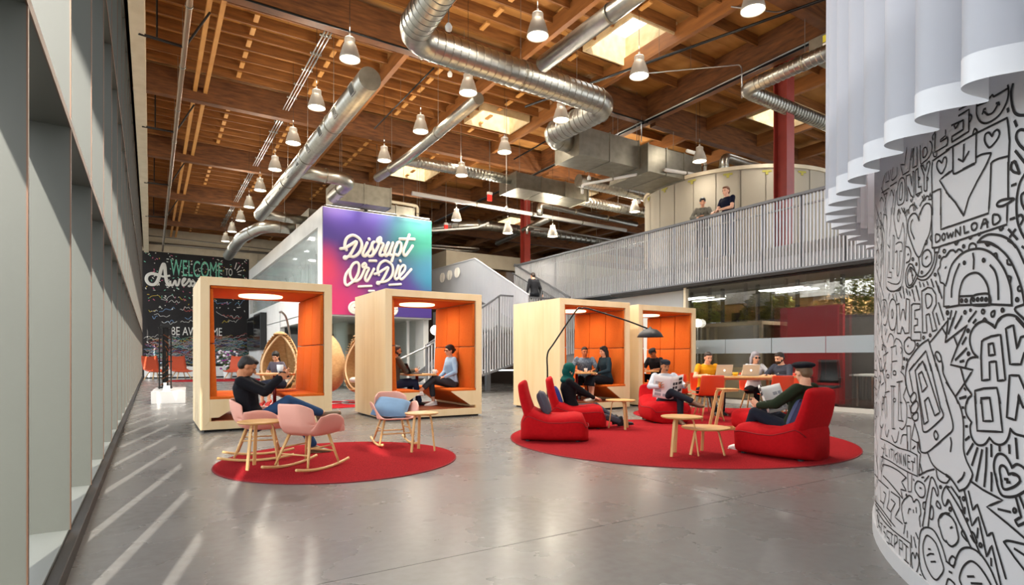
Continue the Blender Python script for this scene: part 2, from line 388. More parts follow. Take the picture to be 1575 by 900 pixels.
# ground floor: flank with recess, screens
MB().box(XL,27.0,0,XL+.2,YB,ZL).box(XL,20.3,0,XL+.2,22.9,ZL).box(XL,22.9,2.45,XL+.2,27,ZL).build('lower_wall',white,bx)
MB().box(XL+1.6,22.5,0,XL+1.7,27.2,ZL).build('recess_back',M('pale_green_wall','#C6CFC6',.7),bx)
MB().box(XL+.9,22.9,.1,XL+1.6,27,.92).build('counter',white,bx); MB().box(XL+.9,22.9,.92,XL+1.6,27,1.25).build('counter_shelf',blackp,bx)
for i in range(5): MB().box(XL+.86,23.2+.8*i,.93,XL+.9,23.26+.8*i,1.24).build('shelf_divider',steel,bx)
# lobby below the mural
MB().box(XL+.2,24.2,0,XR-.2,24.3,ZL).build('lobby_back',M('lobby_beige','#B9AD95',.7),bx)
for x0,x1,z0,z1,c in ((6.0,7.2,0,2.1,'#7A664C'),(7.35,8.5,0,1.6,'#C9C19A')):
    MB().box(x0,24.13,z0,x1,24.2,z1).build('lobby_panel',M('lobby'+c,c,.6),bx)
for px in (600,627,655): 
    p=ony(px,520,20.6); MB().box(p.x-.045,20.55,0,p.x+.045,20.65,ZL).build('mullion',white,bx)
MB().box(5.4,20.59,0,8.6,20.61,ZL).build('lobby_glass',M('lobby_glass','#E3EEE9',.02,trans=1,ior=1.1,alpha=.3),bx)
# gradient mural banner (flat print on its own panel)
gm=bpy.data.materials.new('gradient_print'); gm.use_nodes=True; t=gm.node_tree; N=t.nodes.new; L=t.links.new; b=t.nodes['Principled BSDF']; b.inputs['Roughness'].default_value=.5
g=N('ShaderNodeTexCoord'); sx=N('ShaderNodeSeparateXYZ'); L(g.outputs['Generated'],sx.inputs[0])
nn=N('ShaderNodeTexNoise'); nn.inputs['Scale'].default_value=2.2; nn.inputs['Detail'].default_value=2; L(g.outputs['Generated'],nn.inputs[0])
def blob(cx,cz,r0,r1):
    v=N('ShaderNodeVectorMath'); v.operation='DISTANCE'; c2=N('ShaderNodeCombineXYZ'); L(sx.outputs[0],c2.inputs[0]); L(sx.outputs[2],c2.inputs[2]); L(c2.outputs[0],v.inputs[0]); v.inputs[1].default_value=(cx,0,cz)
    m=N('ShaderNodeMapRange'); m.interpolation_type='SMOOTHSTEP'; m.inputs[1].default_value=r0; m.inputs[2].default_value=r1; m.inputs[3].default_value=1; m.inputs[4].default_value=0
    a=N('ShaderNodeMath'); a.operation='MULTIPLY_ADD'; L(nn.outputs[0],a.inputs[0]); a.inputs[1].default_value=.25; L(v.outputs['Value'],a.inputs[2]); L(a.outputs[0],m.inputs[0]); return m.outputs[0]
col=None
for i,(cx,cz,r0,r1,c) in enumerate(((0,.1,.2,.75,'#C0205F'),(-.02,.42,.14,.42,'#CC2F55'),(1.0,.85,.2,.72,'#0B8F7B'),(1.02,.42,.18,.45,'#2C7D9E'),(.05,1.1,.1,.42,'#5E3878'))):
    mx=N('ShaderNodeMixRGB'); L(blob(cx,cz,r0,r1),mx.inputs[0])
    if col: L(col,mx.inputs[1])
    else: mx.inputs[1].default_value=hx('#432C80')
    mx.inputs[2].default_value=hx(c); col=mx.outputs[0]
L(col,b.inputs['Base Color'])
ban=thing('mural_banner','large purple, pink and teal banner lettered Disrupt Or Die on the white room','banner',(XL+.02,YF-.005,ZL+.05))
MB().box(0,-.05,0,XR-XL-.03,0,ZH-ZL-.08).build('printed_panel',gm,ban)
def O4(px,py,off=.09): p=ony(px,py,YF-off); return p-V(ban.location)
def strokes(txt,ox,oy,s,off=.09):
    out=[]
    for st in txt.split(';'):
        st=st.strip()
        if not st: continue
        k=st[0]; pts=[tuple(float(q) for q in w_.split(',')) for w_ in st[1:].split()]
        P=[V((ox+a/s,oy+b_/s,0)) for a,b_ in pts]
        out.append(catmull(P,6,False) if k=='s' else P)
    return out
def letter(name,txt,ox,oy,s,r):
    mb=MB(); m2=MB()
    for P in strokes(txt,ox,oy,s):
        q=[O4(p.x,p.y) for p in P]; mb.tube(q,r,8,ell=1)
        mb.ell(q[0],(r,r,r),nu=8,nv=6).ell(q[-1],(r,r,r),nu=8,nv=6)
        q2=[O4(p.x,p.y,.06) for p in P]; m2.tube(q2,r*1.35,6)
    o=mb.build(name,M('letter_white','#EDE6DC',.5),ban,smooth=True); return o
T4=(515,355,15); T5=(575,355,15); T6=(515,395,15); T7=(575,395,15)
letter('letter_d','s135,415 230,400 370,320 500,250 430,420 340,570;s270,610 230,600 215,630 245,645 280,610 340,590 440,600 550,520 610,400 615,280 550,170 420,105 300,150 240,250 230,380 265,440;s235,610 255,625 235,640',*T4,.055)
letter('letter_i','s745,280 670,440 640,540 680,590 730,560;l785,190 795,200',*T4,.055)
letter('letter_s','s690,590 800,450 870,290 905,260;s860,290 860,380 890,480 860,570 800,590 760,560',*T4,.055)
letter('letter_r','s860,580 950,450 1010,310 975,250 995,190 1050,160 1060,220 1030,270 1110,300 1100,360 1040,500 1040,560 1075,580 1110,560',*T4,.055)
letter('letter_u','s240,470 330,280;s340,280 260,480 260,570 300,570 360,480 440,280;s440,280 370,470 370,560 410,560',*T5,.055)
letter('letter_p','s540,280 480,420 440,600 410,700;s500,380 560,270 620,290 630,380 600,500 550,570 510,550',*T5,.055)
letter('letter_t','s815,95 740,300 680,460 690,550 730,570 790,500 890,350;l600,190 930,195',*T5,.055)
letter('dash','l800,695 950,695',*T4,.05)
letter('letter_o','s335,290 260,400 230,520 240,620 290,660 350,620 450,540 530,400 560,250 550,170 500,130 420,170 360,280 350,400 380,500 430,560 500,570',*T6,.05)
letter('letter_r','s500,570 590,490 660,350 690,260 645,240 640,190 690,150 720,200 700,250 780,270 740,370 700,480 710,540 740,560 790,490 900,280',*T6,.05)
letter('letter_d','s20,400 110,370 220,300 330,250 260,420 180,560;s110,590 85,590 80,620 110,630 130,590 230,580 340,530 420,420 440,280 400,170 270,95 160,140 100,240 90,340 115,420',*T7,.05)
letter('letter_i','s565,210 510,360 480,470 510,520 560,490;l605,90 612,105',*T7,.05)
letter('letter_e','s560,490 620,420 700,320 720,230 680,200 620,250 580,380 590,480 640,520 720,450 860,290',*T7,.05)
letter('dash','l360,650 620,635',*T7,.045); letter('dash','l550,690 840,675',*T6,.045); letter('dash','l790,790 900,790',*T6,.045)
for cx,cy in ((545.4,473.5),(602.5,476.5)):
    mb=MB()
    for rr,th in ((8.2,.045),(5.2,.03),(2.6,.04)):
        mb.tube([O4(cx+rr*math.cos(a*PI/12),cy+rr*math.sin(a*PI/12)) for a in range(25)],th,6)
    mb.build('spiral_medallion',M('letter_white'),ban,smooth=True)
mb=MB()
for px0,px1 in ((499,560),(565,610),(615,660)):
    a=ony(px0,316.7+.135*(px0-495.3)-1.5,YF-.45)-V(ban.location); c_=ony(px1,316.7+.135*(px1-495.3)-1.5,YF-.45)-V(ban.location)
    mb.tube([a,c_],.03,6)
mb.build('wash_light_rail',conduit,ban)
for x in (.6,2.0,3.4):
    a=bpy.data.lights.new('banner_wash','AREA'); a.shape='RECTANGLE'; a.size=1.1; a.size_y=.08; a.energy=7; a.color=(1,.97,.92)
    o=bpy.data.objects.new('banner_wash',a); C.objects.link(o); o.location=(XL+x,YF-.42,ZH+.02); o.rotation_euler=(R(28),0,0)
# ================================================================ walkway with slatted railing
wk=thing('walkway','raised walkway with tall grey vertical-slat railing above the office glass','walkway',(12,0,0))
Y0,Y1=-2.0,18.8
MB().box(.06,Y0,3.40,1.7,24,3.65).build('deck',M('deck_grey','#8C8C8A',.6),wk)
MB().box(1.7,Y0,3.40,5.4,20.9,3.65).build('upper_floor',M('deck_grey'),wk)
MB().box(-.06,Y0,3.05,.06,Y1,3.09).box(-.06,Y0,4.66,.06,Y1,4.72).build('edge_rail',screen_d,wk)
slat=MB().box(-.016,-.012,3.09,.016,.012,4.66).build('slat',screen_m,wk); slat.location=(0,Y1-.04,0)
y=Y1-.04-.078
n=1
while n<292 and y>Y0: like(slat,wk,(0,y,0)); y-=.078; n+=1
MB().box(.075,Y0,3.09,.085,Y1,3.64).build('fascia_plate',M('fascia','#A3A5A8',.5,metal=.2),wk)
post=None
for yy in (17.6,16.1,14.6,13.1,11.75,10.85,9.95,9.05,8.15,7.2,6.3,5.4):
    MB().box(.04,yy-.03,3.1,.1,yy+.03,4.68).build('post',screen_d,wk)
MB().tube([(.2,Y0,4.5),(.2,Y1,4.5)],.022,8).build('handrail',steel,wk,smooth=True)
MB().box(-.1,Y0,2.98,.4,13.2,3.05).build('edge_beam',dark,wk)
# ================================================================ staircase
st=thing('staircase','grey slatted steel staircase with landing rising to the walkway','staircase',(0,0,0))
def slats_plane(name,f,t0,t1,pitch,wd,top,bot,parent,flip=False):
    k=t0+wd
    while k<t1:
        a=f(k,bot(k)); b=f(k,top(k)); MB().bar(a,b,wd,.03,up=(f(k+.01,0)-f(k,0)).cross(V((0,0,1)))).build(name,screen_m,parent); k+=pitch
lin=lambda pts:(lambda x:[y0+(y1-y0)*(x-x0)/(x1-x0) for (x0,y0),(x1,y1) in zip(pts,pts[1:]) if x0-1e-6<=x<=x1+1e-6 or (x1,y1)==pts[-1]][0])
LY=15.6
fX=lambda x,z:V((x,LY,z))
topf=lin([(6.9,1.5),(9.4,3.1),(12.6,3.1)]); botf=lin([(6.9,.03),(8.0,.35),(10,.93),(12.6,1.25)])
slats_plane('slat',fX,6.9,12.55,.095,.04,topf,botf,st)
mb=MB(); 
for a,b in (((6.9,1.5),(9.4,3.1)),((9.4,3.1),(12.6,3.1))): mb.bar(fX(*a),fX(*b),.06,.05)
mb.build('top_rail',screen_d,st)
mb=MB()
for a,b in (((6.9,.03),(8.0,.35)),((8,.35),(10,.93)),((10,.93),(12.6,1.25))): mb.bar(fX(*a),fX(*b),.06,.06)
mb.build('bottom_rail',screen_d,st)
for x in (6.9,8.1,9.4,11): MB().box(x-.03,LY+.03,botf(x),x+.03,LY+.09,topf(x)).build('post',screen_d,st)
MB().tube([(5.2,LY-.4,.75),(5.6,LY-.4,.95),(6.9,LY-.02,1.45),(9.4,LY+.3,3.0)],.03,8).build('handrail',steel,st,smooth=True)
for i in range(12):
    x=6.7+i*.235; MB().box(x,LY+.1,.17*(i+1)-.04,x+.28,LY+1.5,.17*(i+1)).build('tread',M('tread','#6D6E70',.6),st)
MB().bar((6.6,LY+1.55,.0),(9.5,LY+1.55,2.1),.05,.3).bar((6.6,LY+.08,.0),(9.5,LY+.08,2.1),.05,.3).build('stringer',screen_d,st)
MB().box(9.45,LY+.05,2.0,12.7,LY+1.6,2.1).build('landing',M('deck_grey'),st)
MB().box(9.6,LY+1.2,0,9.75,LY+1.35,2.0).build('landing_leg',screen_d,st); MB().box(12.2,LY+1.2,0,12.35,LY+1.35,2.0).build('landing_leg',screen_d,st)
# upper flight, climbing away from the landing
for i in range(9):
    y=LY+1.2+i*.27; MB().box(10.0,y,2.1+.17*(i+1)-.04,11.85,y+.3,2.1+.17*(i+1)).build('tread',M('tread'),st)
fY=lambda X:(lambda y,z:V((X,y,z)))
tA=lin([(14.7,3.05),(18.2,4.7),(21.9,4.75)]); bA=lin([(14.7,2.0),(18.2,3.3),(21.9,3.3)])
slats_plane('slat',fY(9.9),14.7,21.9,.062,.05,tA,bA,st)
MB().box(9.93,LY+.1,2.1,9.95,21.9,3.0).build('side_panel',M('fascia'),st)
mb=MB().bar((9.9,14.7,3.05),(9.9,18.2,4.7),.06,.04).bar((9.9,18.2,4.7),(9.9,21.9,4.75),.06,.04); mb.build('top_rail',screen_m,st)
for (cy,cz) in ((19.5,4.35),(20.15,4.33),(20.8,4.31)):
    m_=MB(); 
    for s_,x0 in ((1,0),(-1,-.05)):
        m_.prism([( .19*math.cos(a*PI/10-PI/2)*s_, .19*math.sin(a*PI/10-PI/2)) for a in range(11)],lambda u,v,t:V((9.85-t,cy+u+(.03*s_),cz+v)),0,.02)
    m_.build('round_emblem',M('emblem','#F2EDE2',.5),st)
mb=MB().bar((12.0,18.8,4.75),(12.0,15.3,3.15),.07,.06).bar((11.9,18.8,4.4),(11.9,15.3,2.85),.04,.04); mb.build('upper_handrail',screen_d,st)
slats_plane('slat',fY(11.9),15.4,18.8,.13,.03,lin([(15.4,2.9),(18.8,4.4)]),lin([(15.4,2.2),(18.8,3.6)]),st)
MB().box(9.9,18.3,3.5,12.06,24,3.65).build('upper_landing',M('deck_grey'),st)
MB().box(9.95,20.5,3.65,12.0,20.55,3.70).box(9.95,20.5,4.6,12,20.55,4.66).build('gate_rail',dark,st)
for i in range(16): MB().box(10.0+i*.13,20.51,3.7,10.03+i*.13,20.54,4.6).build('gate_bar',dark,st)
# white wall under the walkway, behind the stairs
struct(MB().box(12.6,11.0,0,12.75,19.5,3.0).build('wall_under_walkway',white))
# ================================================================ cream drum
dr=thing('drum_room','cream cylindrical room standing on the upper floor behind the walkway','room',(15.73,11.57,3.65))
mb=MB()
for i in range(28):
    a0=2*PI*i/28+.004; a1=2*PI*(i+1)/28-.004
    pts=[(2.83*math.cos(a0+(a1-a0)*j/4),2.83*math.sin(a0+(a1-a0)*j/4)) for j in range(5)]
    m_=MB().add([(x,y,z) for z in (0,2.6) for x,y in pts],[(j,j+1,j+6,j+5) for j in range(4)]); m_.build('panel',M('drum_cream','#A39A8A',.75,col2='#9B9281',ns=1),dr,smooth=True)
MB().lathe([(2.80,0),(2.80,2.58)],n=64).build('backing',M('drum_joint','#9E9484',.7),dr,smooth=True)
MB().lathe([(2.78,2.56),(2.88,2.56),(2.88,2.66),(2.78,2.66),(2.78,2.56)],n=64).build('top_ring',cream,dr,smooth=False)
MB().lathe([(2.8,2.62),(0,2.63)],n=64).build('lid',M('drum_cream'),dr)
for k in range(6):
    a=R(152+k*20); MB().box(2.835,-.12,2.45,2.845,.12,2.50).box(2.835,-.035,2.38,2.845,.035,2.45).build('yellow_tag',M('tag_yellow','#A39A45',.8),dr).rotation_euler=(0,0,a)
MB().box(2.84,-.004,0,2.855,.004,2.55).build('seam_rod',conduit,dr).rotation_euler=(0,0,R(218))
# beige upper storey rooms further back
br=thing('upper_office','beige upper-storey office volume with ribbon window behind the stairs','room',(10.4,21.6,3.65))
MB().box(0,0,1.35,14,6,1.95).box(0,0,0,14,6,.35).box(0,0,.35,.35,6,1.35).box(7,0,.35,7.4,6,1.35).build('walls',beige,br)
MB().box(.1,.25,.35,13.9,.27,1.35).build('ribbon_glass',M('brown_glass','#5A4632',.15),br)
# ================================================================ office glass front and what is behind it
og=bpy.data.objects.new('wall_office',None); C.objects.link(og); struct(og)
yy=[10.45,9.2,7.95,6.7,5.45,4.2,2.95,1.7,.45,-.8,-2]
for a,b in zip(yy,yy[1:]):
    MB().box(12.09,b+.008,.09,12.105,a-.008,2.98).build('glass_pane',M('front_glass','#E4ECE8',.0,trans=1,ior=1.12,alpha=.30,spec=.6),og)
    MB().box(12.083,b+.008,1.22,12.088,a-.008,1.57).build('frosted_band',M('frost','#AEBCC4',.5,alpha=.5),og)
MB().box(12.05,-2,0,12.16,10.5,.09).build('base_channel',M('channel','#C9C7C0',.4),og)
MB().box(12.05,10.42,0,12.16,10.5,3.0).build('end_post',cream,og)
MB().box(12.08,-2,2.95,12.13,10.5,3.0).build('head_channel',dark,og)
og2=bpy.data.objects.new('wall_back_office',None); C.objects.link(og2); struct(og2)
MB().box(16.0,-2,0,16.2,19,2.25).build('lower_wall',M('office_grey','#5E5C57',.8,col2='#4B4A46',ns=2),og2)
k=-2
while k<19:
    MB().box(16.0,k,2.25,16.12,k+.07,3.4).build('mullion',M('mull_dark','#2F2624',.5),og2)
    MB().box(16.05,k+.07,2.25,16.06,k+1.3,3.4).build('window_pane',M('facade_glass'),og2); k+=1.3
MB().box(15.98,-2,2.2,16.2,19,2.28).build('window_sill',M('mull_dark'),og2)
struct(MB().box(12.75,18.9,0,16.2,19.1,3.4).build('wall_office_end',white))
mr=thing('meeting_booth','taupe meeting booth behind the office glass left of the red wall','booth',(13.7,9.3,0))
MB().box(0,0,0,2.0,3.6,.85).box(0,0,.85,.08,.08,2.05).box(0,3.5,.85,.08,3.6,2.05).box(0,1.7,.85,.06,1.78,2.05).box(0,0,2.0,2.0,3.6,2.1).box(1.9,.05,.85,2,3.55,2).build('frame',M('taupe','#8B7C61',.7),mr)
MB().box(.03,.08,.85,.04,3.5,2.0).build('booth_glass',M('booth_glass','#6A5F49',.1,alpha=.75),mr)
rw=thing('red_partition','dark red partition wall behind the office glass','partition',(13.9,7.3,0))
MB().box(0,0,0,.1,1.5,2.4).build('red_panel',M('red_wall','#8E1B1F',.5),rw); MB().box(0,1.5,0,1.6,1.6,2.4).build('red_return',M('red_wall'),rw)
# desk, shelf, filing cabinet, office chairs
dk=thing('office_desk','white-topped office desk behind the office glass at right','desk',(13.6,5.0,0))
MB().box(0,0,.70,.8,1.9,.74).build('desktop',white,dk)
for x in (.05,.72):
    for y in (.05,1.82): MB().box(x,y,0,x+.04,y+.04,.70).build('leg',steel,dk)
sh_=thing('wall_shelf','long cream-edged wall shelf above the desk behind the office glass','shelf',(15.6,3.0,1.75))
MB().box(0,0,0,.38,4.2,.05).build('board',M('shelf_cream','#B8A57C',.6),sh_); MB().box(.32,0,-.5,.36,4.2,0).build('pin_board',M('office_grey'),sh_)
fc=thing('filing_cabinet','pale two-drawer filing cabinet behind the office glass at the far right','cabinet',(12.9,5.35,0))
MB().box(0,0,.02,.45,.55,.62).build('carcass',M('cabinet','#C9CDCB',.4),fc)
for z in (.05,.34):
    d_=MB().box(-.015,.02,z,0,.53,z+.27).build('drawer',M('cabinet'),fc); MB().box(-.03,.2,z+.2,-.015,.35,z+.215).build('handle',steel,d_)
def office_chair(loc,rz,label):
    t=thing('office_chair',label,'chair',loc,rz)
    MB().box(-.22,-.24,.44,.25,.24,.50).build('seat',blackp,t,bevel=.03)
    MB().grid(lambda u,v:V((-.25-.05*math.sin(PI*v)+.04*(2*u-1)**2,(.23-.03*v)*(2*u-1),.56+.50*v)),8,8).build('backrest',blackp,t,smooth=True,solid=.03)
    MB().tube([(-.29,-.2,.62),(-.33,0,.72),(-.29,.2,.62)],.014,8).tube([(-.29,-.2,.86),(-.33,0,.74),(-.29,.2,.86)],.014,8).build('lumbar_brace',steel,t,smooth=True)
    MB().tube([(0,0,.1),(0,0,.45)],.025,8).build('gas_lift',black,t,smooth=True)
    m_=MB()
    for k in range(5): a=2*PI*k/5; m_.tube([(0,0,.12),(.28*math.cos(a),.28*math.sin(a),.07)],.02,6)
    m_.build('star_base',blackp,t)
    for k in range(5): a=2*PI*k/5; MB().ell((.28*math.cos(a),.28*math.sin(a),.03),(.03,.03,.03),nu=8,nv=6).build('castor',blackp,t,smooth=True)
    for s_ in (-1,1): MB().tube([(-.1,.26*s_,.48),(-.05,.28*s_,.68),(.12,.28*s_,.68)],.015,6).build('armrest',blackp,t)
office_chair((12.62,7.0,0),195,'black mesh office chair with steel brace just behind the office glass')
office_chair((13.1,4.4,0),120,'black office chair beside the filing cabinet at the right end of the office')
# trees and a tan building placed outside to stand in for glass reflections
def tree(loc,h,r,label,seed,cols=('#6E7A33','#97933F')):
    rnd=random.Random(seed); t=thing('tree',label,'tree',loc)
    MB().tube([(0,0,0),(.05,0,h*.3),(0,.08,h*.62)],[.12,.09,.05],8).build('trunk',M('bark','#5B4634',.9),t,smooth=True)
    mb=MB()
    for i in range(5200):
        a=rnd.random()*2*PI; q=rnd.random()**.45; ph=math.acos(2*rnd.random()-1)
        c=V((r*q*math.sin(ph)*math.cos(a),r*q*math.sin(ph)*math.sin(a),h*.62+r*.95*q*math.cos(ph)))
        d=V((rnd.gauss(0,1),rnd.gauss(0,1),rnd.gauss(0,1))).normalized(); e=d.orthogonal().normalized(); s_=.05+.045*rnd.random()
        mb.add([c-d*s_,c+e*s_*.5,c+d*s_,c-e*s_*.5],[(0,1,2,3)])
    mb.build('crown',M('leaves'+cols[0],cols[0],.7,col2=cols[1],ns=3,contrast=.3),t,kind='stuff')
tree((19.2,16.6,-.1),4.6,1.6,'pale green bushy tree standing in for a reflection, at the left end of the office windows',1)
tree((19.4,8.9,-.1),4.8,1.5,'broad green tree standing in for a reflection, behind the middle of the office windows',2)
tree((19.0,12.6,-.1),4.4,1.0,'small tree standing in for a reflection beside the tan building',5,('#7A7A38','#A9A050'))
tree((19.3,5.4,-.1),4.9,1.7,'dense green tree standing in for a reflection, behind the right end of the office windows',3,('#5C6B2C','#8A8638'))
tb=thing('tan_building','tan flat-roofed building standing in for a reflection between the trees','building',(22,11.5,-.1))
MB().box(0,0,0,4,5.5,3.6).build('wall',M('tan','#D9A86A',.8),tb); MB().box(-.2,-.1,3.6,4,5.6,4.6).build('white_parapet',M('parapet','#E8EAEC',.6),tb)
for y in (.6,2.3,4): MB().box(-.03,y,2.0,0,y+.9,3.2).build('window',M('mull_dark'),tb)
struct(MB().box(16.2,-6,-.2,40,46,-.13).build('floor_outside_right',M('pavement')))
# ================================================================ round doodle wall
DC=V((5.70,-1.50)); DR=3.8
dw=thing('doodle_wall','curved white wall covered in black line doodles at the right edge','wall',(DC.x,DC.y,0))
dwm=M('doodle_white','#BDBCBD',.5)
MB().lathe([(DR,.0),(DR,2.6)],n=160).build('curved_wall',dwm,dw,smooth=True)
MB().lathe([(DR-.002,0),(DR+.012,0),(DR+.012,.085),(DR-.002,.087)],n=160).build('baseboard',M('base_white','#B9BABC',.55),dw,smooth=False)
def oncyl(px,py,rad=DR+.0025):
    r=ray(px,py); A=r.x**2+r.y**2; B=-2*(r.x*DC.x+r.y*DC.y); c=DC.length_squared-rad*rad; D=max(B*B-4*A*c,0)
    t=(-B-math.sqrt(D))/(2*A); return V((r.x*t,r.y*t,CAM_H+r.z*t))
def ribbon(mb,P,wd):
    n=len(P)
    L_=[];
    for i,p in enumerate(P):
        d=(P[min(i+1,n-1)]-P[max(i-1,0)])
        if d.length<1e-7: d=V((0,0,1))
        d.normalize(); nr=V((p.x-DC.x,p.y-DC.y,0)).normalized(); s_=nr.cross(d).normalized()*wd/2; e=d*wd*.4 if i==n-1 else (-d*wd*.4 if i==0 else V((0,0,0)))
        L_+= [p-s_+e,p+s_+e]
    off=V((DC.x,DC.y,0))
    mb.add([q-off for q in L_],[(2*i,2*i+1,2*i+3,2*i+2) for i in range(n-1)])
def doodle(name,txt,ox,oy,s,wd=.0085):
    mb=MB()
    for st in txt.replace('\n',' ').split(';'):
        st=st.strip()
        if not st: continue
        k=st[0]
        if k=='c':
            cx,cy,rr=[float(q) for q in st[1:].split(',')]; P=[V((ox+(cx+rr*.7*math.cos(a*PI/6))/s,oy+(cy+rr*math.sin(a*PI/6))/s,0)) for a in range(13)]
        else:
            pts=[tuple(float(q) for q in w_.split(',')) for w_ in st[1:].split()]; P=[V((ox+a/s,oy+b_/s,0)) for a,b_ in pts]
            if len(P)==2: P=[P[0].lerp(P[1],q/4) for q in range(5)]
            elif k=='s': P=catmull(P,5)
            elif k=='o': P=catmull(P[:-1] if (P[0]-P[-1]).length<.5 else P,5,True); P.append(P[0])
            else:
                Q=[]
                for a,b_ in zip(P,P[1:]): Q+=[a.lerp(b_,q/4) for q in range(4)]
                P=Q+[P[-1]]
        ribbon(mb,[oncyl(p.x,p.y) for p in P if p.x>1343.6],wd)
    mb.build(name,ink,dw)
S=6.925
doodle('download_window','''l0,700 300,530 650,355 662,450 675,600 660,900;l70,665 72,900;l320,510 315,830 180,900;l188,640 180,820;l130,795 180,822 240,715;
o490,548 455,512 415,535 410,600 435,650 470,668 540,590 568,520 545,482 505,510;s320,775 380,745 460,732 472,750 405,900;s655,765 560,790 490,825 478,860 475,900;s285,525 300,475 320,480 330,500''',1455,130,S)
doodle('shield_face','s335,165 325,230 325,310 345,370 380,405 430,412 500,380 570,320 620,240 655,150 665,60 658,10;l335,225 430,185 490,110 510,128 660,40;s388,310 405,290 440,320 490,305 530,250 555,200;l388,310 400,265 420,258;l535,200 560,192 568,215;l388,150 400,143',1455,130,S)
doodle('block_letters','l140,268 230,215 255,185;l135,332 245,265 240,500 60,615 60,555 180,480 182,380 60,435;s85,440 100,465 125,430 135,405;s255,320 270,335 262,380 248,400;s0,560 15,570 15,620 0,650',1455,130,S)
doodle('edge_marks','s710,0 692,80 700,200 725,290 770,325 831,328;l655,260 660,285;l730,392 750,440;s831,485 790,482 755,510 745,570 780,640 831,690;l740,710 831,825;s690,900 695,850 725,820 745,850 765,900',1455,130,S,.011)
doodle('download_window','l831,205 650,330 640,440 650,900;l831,445 725,535 831,710;s650,665 725,632 738,660 735,900;o750,350 720,325 695,360 705,420 745,465 785,400 800,330 790,290 765,305',1340,200,S,.008)
doodle('divided_letters','''l680,0 672,240 810,160 812,80 735,125 735,105 790,60 790,0;s655,235 665,280 690,280 695,245;s672,30 650,70 655,105;l375,190 355,370 310,370 335,480 400,440 430,200;l450,200 440,405 485,380 485,185;l430,290 445,200;
s520,170 522,350 560,340 620,280 645,200 640,140 622,120;o550,210 550,290 575,280 595,230 580,185;s230,400 215,520 235,530 270,480 275,400;l200,600 270,555;l110,670 190,620;l150,460 120,560 110,640;l165,450 150,560 190,540 180,440;l205,430 195,520''',1340,200,S,.007)
doodle('only_letters','''o290,560 275,680 280,790 310,795 345,760 355,640 350,530 320,510;o305,600 298,730 320,735 330,640 325,560;l370,490 370,755 385,750 385,600 420,700 450,720 455,445 440,440 430,600 410,475 370,490;
l495,410 470,430 470,690 535,660 530,600 500,610 495,410;l525,380 560,480 560,640 575,655 590,640 590,500 625,360 615,330 590,360 575,440 550,380 525,380;s590,500 605,520 590,545;s500,500 515,515 500,540;s480,690 495,705 515,680;s415,740 425,765 440,720''',1340,200,S,.007)
doodle('winged_heart','s515,810 540,760 590,705 610,712;l610,740 625,670 645,740 610,740;l540,705 560,755;l560,690 575,745;s395,850 420,805 460,800 485,835;l440,780 450,860;l455,775 468,855;s520,900 540,830 580,785 620,790 640,840 645,900;l320,830 340,880 355,840;l280,900 290,840 310,890;s130,860 160,700 170,670 140,690;s200,700 215,640 235,700;s90,760 110,720 130,760;l245,640 215,900;l265,650 240,900',1340,200,S,.007)
doodle('download_window','l640,0 645,425 700,420 831,375;l738,0 740,230 831,195;o682,290 685,365 725,340 730,300 705,280;o765,275 750,310 765,345 785,320 780,280;l805,265 815,320 831,290;l650,425 668,430 672,475 715,470 720,430',1340,320,S)
doodle('winged_heart','s505,135 480,70 440,60 400,110 385,200 410,330 500,525 570,380 620,260 640,120;s505,135 510,70 545,0;s440,125 420,160 420,240 455,330;l345,0 360,60 375,20;s375,75 390,20 400,60',1340,320,S,.008)
doodle('cable','s675,480 660,580 610,680 550,730 500,725 470,690 445,620 410,595 380,640 360,730 370,820 405,850 450,810 490,730 510,620 500,525;s700,480 685,590 640,700 580,760 530,768 490,750;s480,700 440,650 410,635 380,720 390,810 410,825 440,790 480,700',1340,320,S,.008)
doodle('small_clouds','o540,520 550,480 580,450 610,450 635,490 640,560 620,600 590,625 560,620 540,590;l575,540 595,515;s370,410 400,425 420,490 405,560 370,585;l385,500 395,490;s410,680 420,650 430,700 440,770;l430,720 440,715;s831,465 795,515 760,525 735,570 730,625 705,670 725,730 735,790 760,800 790,828;l785,640 795,628;s580,350 590,345 590,380 570,390;s640,290 625,320 640,355;c440,545,14;c478,598,12;c535,685,12;c725,520,14;c775,460,18;c678,710,14',1340,320,S,.008)
doodle('cup','s320,0 365,90 378,200 360,420 340,700 310,860 260,885 190,880 165,860;s335,155 350,260 345,450 320,700 290,800 230,808 175,785;s240,0 240,130 285,330 335,160;o285,20 275,90 285,145 298,100;l230,290 220,640 235,650 245,300 230,290;s260,385 290,365 325,375 325,455 300,470 300,600 285,715 270,690 275,470 255,475;l185,465 170,740 215,745 215,685 190,685 190,470;l175,390 195,430 200,340;s150,0 165,200 150,500 155,860;s130,60 120,250 130,600 130,880;s100,80 110,400 95,800;s210,0 205,150 190,300;s130,70 160,80 165,130',1340,320,S,.006)
doodle('ray_marks','l510,790 522,840;l550,800 560,835;l590,785 603,820;l635,760 660,840;l685,780 725,900;l470,830 490,900;l430,870 440,900;l335,840 340,900;l370,860 375,900',1340,320,S)
doodle('download_window','s70,0 72,100 95,118 200,65 300,15;l0,135 70,80;l0,315 100,430 185,570 240,380 330,200 440,0;l0,695 450,540 468,300 478,10;l660,0 660,380;l652,440 645,660 0,875;l105,440 185,555',1455,250,S)
doodle('download_word','l8,760 25,805 45,755 60,800 75,745;l98,785 98,710 150,775 150,690;l188,680 195,755 235,740;o300,645 270,665 275,710 300,722 325,690 325,655;l370,700 400,605 425,605 440,690;l380,660 445,635;o498,565 500,655 540,650 575,610 560,565 530,555',1455,250,S,.009)
